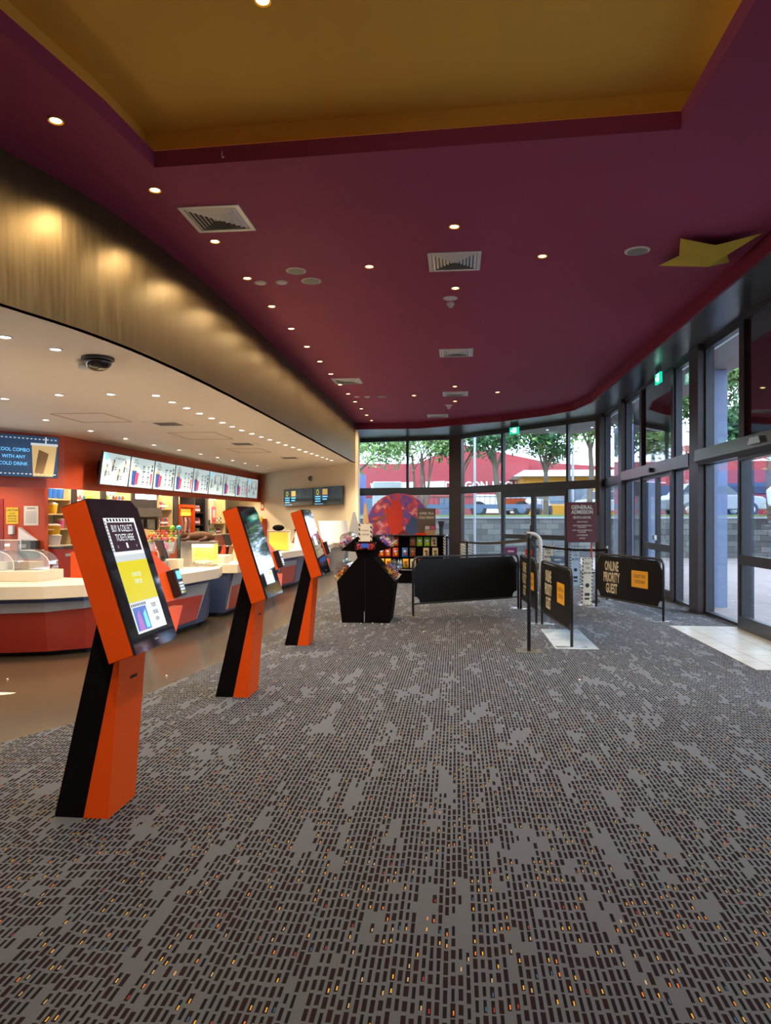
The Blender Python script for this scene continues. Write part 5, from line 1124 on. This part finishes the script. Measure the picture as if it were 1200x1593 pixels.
t = MB().prism(frame((-3.85, 17.0, .85), (1, .2, 0), (0, 0, 1)), [(-.09, 0), (.12, 0), (.1, .42), (-.04, .42)], -.06, 0).build('leaflet_holder', 'white'); tag(t, 'white leaflet holder on the counter left of the far kiosk', 'holder')
t = thing('popcorn_warmer', (-4.05, 15.6, .85), 'second glass warmer with steel top behind the middle kiosk', 'popcorn machine')
PF = frame((-4.2, 15.5, .85), (1, .12, 0), (0, 0, 1)); MB().fbox(PF, 0, 0, .5, .02, -.3, 0).build('floor', 'steel', t); MB().fbox(PF, 0, .42, .5, .45, -.3, 0).build('top', 'steel', t); MB().fbox(PF, .02, .02, .48, .42, -.29, -.27).build('glow_back', 'popcorn_lit', t); MB().fbox(PF, .47, .02, .49, .42, -.27, 0).build('glass_side', 'acrylic', t)
tag(MB().ball((-3.95, 15.55, 1.37), .1, 0, 10, (1.4, .8, .7)).build('folded_cloth', 'black_matt', smooth=True), 'crumpled black bag on top of the second warmer', 'bag')

# ================================================================ OUTSIDE
st(MB().box(-60, 20.2, -.15, 60, 34, -.1).build('ground', 'paving')); st(MB().box(4.25, -20, -.15, 60, 20.2, -.1).build('ground.001', 'paving'))
WALLY = 31.0
st(MB().box(-30, WALLY, -.1, 14, WALLY + .5, 1.55).build('wall_outside', 'stone_wall'))
st(MB().prism(WF, [(14, 31), (14, 31.5), (30, 24), (30, 23.5)], -.1, 1.55).build('wall_outside.001', 'stone_wall'))
st(MB().box(-30, WALLY - .05, 1.55, 14, WALLY + .55, 1.63).build('wall_coping', 'grey_band'))
st(MB().prism(WF, [(-40, 31.5), (14, 31.5), (30, 24), (70, 24), (70, 34.2), (-40, 34.2)], 1.3, 1.72).build('verge', 'grass'))
st(MB().prism(WF, [(-60, 34.2), (80, 34.2), (80, 120), (-60, 120)], 1.3, 1.6).build('road', 'asphalt'))
# far buildings
t = thing('red_building', (-8, 54, 1.6), 'large red commercial building with white lettering across the street', 'building')
MB().box(-32, 50, 1.6, 5, 62, 5.4).build('wall', 'red_building', t); RF = frame((0, 49.97, 0), (1, 0, 0), (0, 0, 1))
MB().prism(RF, [(-3, 5.4), (.2, 6.9), (6.6, 5.5), (13, 5.0), (13, 3), (-3, 3)], -8, -1.5).build('gable', 'red_building', t)
MB().fbox(RF, -32, 3.05, 5, 3.12, 0, .05).build('fascia_line', 'red_deep', t)
m = MB()
m.prism(RF, [(-5.9, 3.5), (-3.1, 3.5), (-2.9, 4.1), (-6.05, 4.0)], .02, .06); m.prism(RF, [(-2.3, 3.55), (-.8, 3.55), (-.8, 4.15), (-2.3, 4.1)], .02, .06)
m.build('name_board', 'white', t); m = MB()
m.text(RF, 'DRAGON', .9 - .2, 3.6, .72, .04, xs=.95, bold=.03); m.text(RF, 'KITCHEN', 4.0 - .3, 3.6, .72, .04, xs=.8, bold=.03)
m2 = m.build('lettering', 'white', t)
for i, x in enumerate((-6.5, -5.2, -1.2)): MB().fbox(RF, x, 1.6, x + 1.1, 2.95, 0, .05).build('shop_window', 'window_dark', t)
MB().fbox(RF, 1.4, 1.9, 4.6, 3.2, .1, .14).build('banner', 'white', t)
t = thing('yellow_building', (10, 46, 1.6), 'yellow shopfront building with white metal roof', 'building')
MB().box(4.2, 46, 1.6, 24, 50.5, 4.2).build('wall', 'yellow_building', t); YF = frame((0, 45.97, 0), (1, 0, 0), (0, 0, 1))
MB().loft([(3.6, 45.4, 4.2), (24.5, 45.4, 4.2), (24.5, 50.6, 4.2), (3.6, 50.6, 4.2)], [(4.4, 47, 4.68), (24, 47, 4.68), (24, 50, 4.68), (4.4, 50, 4.68)]).build('roof', 'roof_white', t)
for x in (5.6, 9.4, 13.0, 17.0): f_ = MB().fbox(YF, x, 2.5, x + 2.6, 3.75, 0, .06).build('window', 'truck_blue', t); MB().fbox(YF, x + .15, 2.6, x + 2.45, 3.65, .06, .08).build('pane', 'window_dark', f_)
t = thing('yellow_shop', (24, 34, 1.6), 'bright yellow shop corner seen through the nearest glass door', 'building'); MB().prism(WF, [(17, 38), (24, 33), (28, 38), (21, 43)], 1.6, 6.2).build('wall', 'yellow_building', t); YF2 = frame((17, 38, 0), (7, -5, 0), (0, 0, 1)); MB().fbox(YF2, 2.5, 2.0, 5.5, 3.4, 0, .08).build('window', 'window_dark', t)
t = thing('red_shop', (18, 44, 1.6), 'red shop wall seen through the right-hand windows', 'building'); MB().prism(WF, [(12, 44), (18, 39), (19.5, 40.6), (13.5, 46)], 1.6, 5.8).build('wall', 'red_building', t); MB().prism(WF, [(12, 43.9), (18, 38.9), (18.1, 39.0), (12.1, 44.0)], 2.9, 3.5).build('band', 'navy', t)
t = MB().box(-11.5, 36, 1.6, -4.9, 38.5, 3.9).build('shipping_container', 'container_blue'); tag(t, 'dark blue container beyond the window behind the film standee', 'container')
# flatbed truck
t = thing('flatbed_truck', (.2, 36.3, 1.6), 'blue-grey cage-sided truck parked beyond the middle windows', 'truck')
MB().box(-2.6, 35.3, 2.05, 4.2, 37.3, 2.25).build('bed', 'truck_blue', t); m = MB()
for i in range(28): m.box(-2.6 + i * .25, 35.3, 2.25, -2.575 + i * .25, 35.33, 2.95)
for z in (2.6, 2.9): m.box(-2.6, 35.29, z, 4.2, 35.33, z + .04)
m.build('cage_side', 'alu_dark', t); MB().box(2.2, 35.5, 2.25, 3.4, 37.2, 2.55).build('load', 'orange', t); MB().box(-4.2, 35.4, 2.0, -2.7, 37.2, 3.4).build('cab', 'car_white', t, bevel=.1)
WY = frame((0, 35.32, 0), (1, 0, 0), (0, 0, 1))
for x in (1.1, 3.2, -3.4):
    o = MB().lathe((Vector((x, 35.32, 2.0)), WY[1], WY[2], WY[3]), [(.4, -.25), (.4, 0), (.25, .01)], 22).build('wheel', 'tyre', t); MB().lathe((Vector((x, 35.3, 2.0)), WY[1], WY[2], WY[3]), [(.22, 0), (.2, .03), (.08, .04)], 12).build('hub', 'truck_blue', o)
def car(x, y, ang, label, sc_=1., mt='car_white', z=1.6):
    t = thing('car', (x, y, z), label, 'car'); t.rotation_euler.z = ang; t.scale = (sc_,) * 3
    F = frame((0, -.85, 0), (1, 0, 0), (0, 0, 1))
    MB().prism(F, [(-2.1, .35), (2.1, .35), (2.15, .75), (1.9, .92), (.9, 1.0), (-1.9, 1.02), (-2.15, .8)], -1.7, 0).build('body', mt, t, local=True, bevel=.06)
    MB().prism(F, [(-1.75, 1.0), (.95, .98), (.35, 1.45), (-1.35, 1.47)], -1.6, -.1).build('cabin', 'window_dark', t, local=True); MB().prism(F, [(-1.3, 1.46), (.32, 1.44), (.25, 1.5), (-1.2, 1.51)], -1.58, -.12).build('roof', mt, t, local=True)
    for wx in (-1.35, 1.35):
        for wy, s_ in ((-.88, 1), (.72, 1)):
            o = MB().lathe(frame((wx, wy + (0 if wy < 0 else .16), .34), (1, 0, 0), (0, 0, 1)), [(.34, -.2), (.34, 0), (.22, .01)], 20).build('wheel', 'tyre', t, local=True); MB().lathe(frame((wx, wy - .01, .34), (1, 0, 0), (0, 0, 1)), [(.2, 0), (.17, .02), (.05, .03)], 10).build('hub', 'steel', o, local=True)
    m = MB().fbox(frame((2.14, -.6, .62), (0, 1, 0), (0, 0, 1)), 0, 0, .25, .14, 0, .03).fbox(frame((2.14, .35, .62), (0, 1, 0), (0, 0, 1)), 0, 0, .25, .14, 0, .03); m.build('headlight', 'steel', t, local=True)
    return t
car(3.9, 40.0, -1.9, 'white car facing the far double glass doors'); car(9.0, 42, .1, 'white car parked outside to the right of the admission sign')
car(13.6, 25.6, -.5, 'large white four-wheel drive seen through the nearest glass door', 1.25, z=1.55)
car(11.5, 33.5, .1, 'silver car seen through the middle right windows', 1.0, 'grey_band')
# outside canopy, blue-grey piers, brick pier
st(MB().prism(WF, [(4.3, -7), (5.25, -7), (5.25, 20), (4.2, 24.3), (1.5, 24.0), (4.3, 20.6)], GZ - .05, GZ + .1).build('ceiling.003', 'canopy_grey'))
t0_ = None
for x, y, l_ in ((2.9, 23.1, 'canopy light outside above the far doors, left one'), (4.2, 22.6, 'canopy light outside above the far doors, right one'), (5.3, 18, 'canopy light outside the right windows')):
    if t0_ is None: t0_ = make_downlight((x, y, GZ - .05), 'white', 'lamp_white', lamp_data(8, WARM), l_, 'canopy lights outside')
    else: dup(t0_, (x, y, GZ - .05), label=l_)
def pier(x0, y0, x1, y1, mt, label, z1=GZ - .06):
    o = MB().box(x0, y0, -.1, x1, y1, z1).build('pier', mt); tag(o, label, 'pier')
pier(4.75, 14.0, 5.1, 14.8, 'pier_blue', 'blue-grey pier outside, seen left of the nearest tall window', 4.39); pier(4.75, 19.0, 5.2, 19.7, 'pier_blue', 'blue-grey pier outside, seen through the second narrow window', 4.39); pier(4.95, 21.8, 5.5, 23.0, 'pier_blue', 'blue-grey pier outside near the building corner', 4.39)
pier(7.3, 14.0, 8.0, 14.9, 'red_brick', 'red brick pier outside at the right edge of the photo', 3.0)
pier(5.5, 6.5, 6.0, 7.5, 'pier_blue', 'blue-grey pier outside beyond the right edge', 4.39); pier(5.5, -1, 6.0, 0, 'pier_blue', 'blue-grey pier outside behind the photo position', 4.39)
st(MB().prism(WF, [(8.2, 18), (8.5, 18), (16, 12), (16, 11.6)], -.1, .95).build('wall_outside.002', 'stone_wall'))
# trees: rooted on the verge
def tree(x, y, zg, h, r, label, leaf='leaf_light', lean=0., n_l=1500, blobs=7, seed=1, th=.14, multi=1, ls=.16, name='tree'):
    rnd = random.Random(seed); t = thing(name, (x, y, zg), label, 'tree', 'trees across the street'); m = MB(); tips = []
    for q in range(multi):
        a = 2 * PI * q / multi; bx_ = .15 * (multi > 1); p0 = Vector((x + bx_ * math.cos(a), y + bx_ * math.sin(a), zg - .1)); top = Vector((x + lean + (.25 * r * math.cos(a) if multi > 1 else 0), y + (.25 * r * math.sin(a) if multi > 1 else 0), zg + h * .62))
        mid = p0.lerp(top, .5) + Vector((rnd.uniform(-.15, .15), 0, 0)); m.tube([p0, mid, top], th, 8, rs=[th, th * .8, th * .5])
        for b_ in range(5 if multi == 1 else 3):
            an = rnd.uniform(0, 2 * PI); s0 = mid.lerp(top, rnd.uniform(.2, 1.)); e = Vector((x + lean + r * .8 * math.cos(an), y + r * .8 * math.sin(an), zg + h * rnd.uniform(.6, .95))); m.tube([s0, s0.lerp(e, .5) + Vector((0, 0, .15)), e], .03, 5, rs=[th * .45, th * .28, .02]); tips.append(e)
            for _ in range(3):
                e2 = e + Vector((rnd.uniform(-.6, .6), rnd.uniform(-.6, .6), rnd.uniform(.1, .8))) * r * .4; m.tube([s0.lerp(e, .6), e2], .02, 4, rs=[.03, .012])
    m.build('trunk', 'bark', t)
    cs2 = [Vector((x + lean + rnd.gauss(0, .45) * r, y + rnd.gauss(0, .4) * r, zg + h * rnd.uniform(.58, .92))) for _ in range(blobs)] + tips
    vs = []; fs = []
    for i in range(n_l):
        c = rnd.choice(cs2); d = Vector((rnd.gauss(0, 1), rnd.gauss(0, 1), rnd.gauss(0, .8))) * r * .2; p = c + d
        u = Vector((rnd.gauss(0, 1), rnd.gauss(0, 1), rnd.gauss(0, 1))).normalized(); v = u.orthogonal().normalized(); s_ = ls * rnd.uniform(.6, 1.3); k = len(vs)
        vs += [p - u * s_, p + v * s_ * .5, p + u * s_, p - v * s_ * .5]; fs.append((k, k + 1, k + 2, k + 3))
    MB().add(vs, fs).build('crown', leaf, t)
tree(-4.6, 33.2, 1.6, 5.2, 2.3, 'broad light green tree at the left of the back windows', n_l=5200, seed=3, ls=.12, blobs=14)
tree(-1.6, 33.0, 1.6, 4.8, 1.7, 'thin many-stemmed pale tree with sparse leaves left of the bend column', multi=4, th=.07, n_l=3200, seed=5, ls=.10, blobs=14)
tree(2.2, 33.4, 1.6, 5.6, 1.9, 'leaning tree with dark trunk right of the bend column', 'leaf_dark', lean=-.5, n_l=3600, seed=8, th=.17, ls=.12, blobs=10)
tree(.3, 33.8, 1.6, 5.0, 1.3, 'slim bluish tree just right of the bend column', 'leaf_dark', n_l=900, seed=9, ls=.13)
tree(4.2, 34.0, 1.6, 4.9, 1.1, 'small round dark tree above the far doors', 'leaf_dark', n_l=2200, seed=12, ls=.11)
tree(5.9, 32.6, 1.6, 7.0, 2.4, 'large dense tree right of the far exit sign', 'leaf_light', n_l=11000, seed=15, blobs=22, ls=.13)
tree(8.8, 33.6, 1.6, 7.0, 1.6, 'tall tree overlapping the yellow building', 'leaf_dark', n_l=1800, seed=16, ls=.14)
tree(9.9, 29.8, 1.6, 8.5, 2.7, 'dense tree seen through the narrow right windows', 'leaf_light', n_l=11000, seed=17, blobs=20, ls=.14)
tree(11.6, 27.6, 1.6, 4.8, 2.0, 'tree beyond the nearest tall window', 'leaf_dark', n_l=6000, seed=21, blobs=12, ls=.13)
tree(18.0, 20.0, 1.0, 6.0, 2.4, 'tree outside beyond the right edge', 'leaf_light', n_l=1500, seed=22, ls=.15)
t = thing('light_pole', (-.15 + .9, 33.0, 1.6), 'slim pale pole standing outside the middle window', 'pole'); MB().tube([(.75, 29, -.1), (.75, 29, 6.5)], .05, 8).build('pole', 'grey_band', t); MB().lathe(frame((.75, 29, -.1), (1, 0, 0), (0, 1, 0)), [(.12, 0), (.12, .03)], 12).build('base', 'grey_band', t)
t = thing('street_light', (6.4, 40, 1.6), 'thin grey street light in front of the yellow building', 'pole'); MB().tube([(6.4, 40, 1.6), (6.4, 40, 6.3)], .06, 8).build('pole', 'grey_band', t); MB().box(6.1, 39.8, 6.25, 6.7, 40.2, 6.35).build('head', 'grey_band', t)
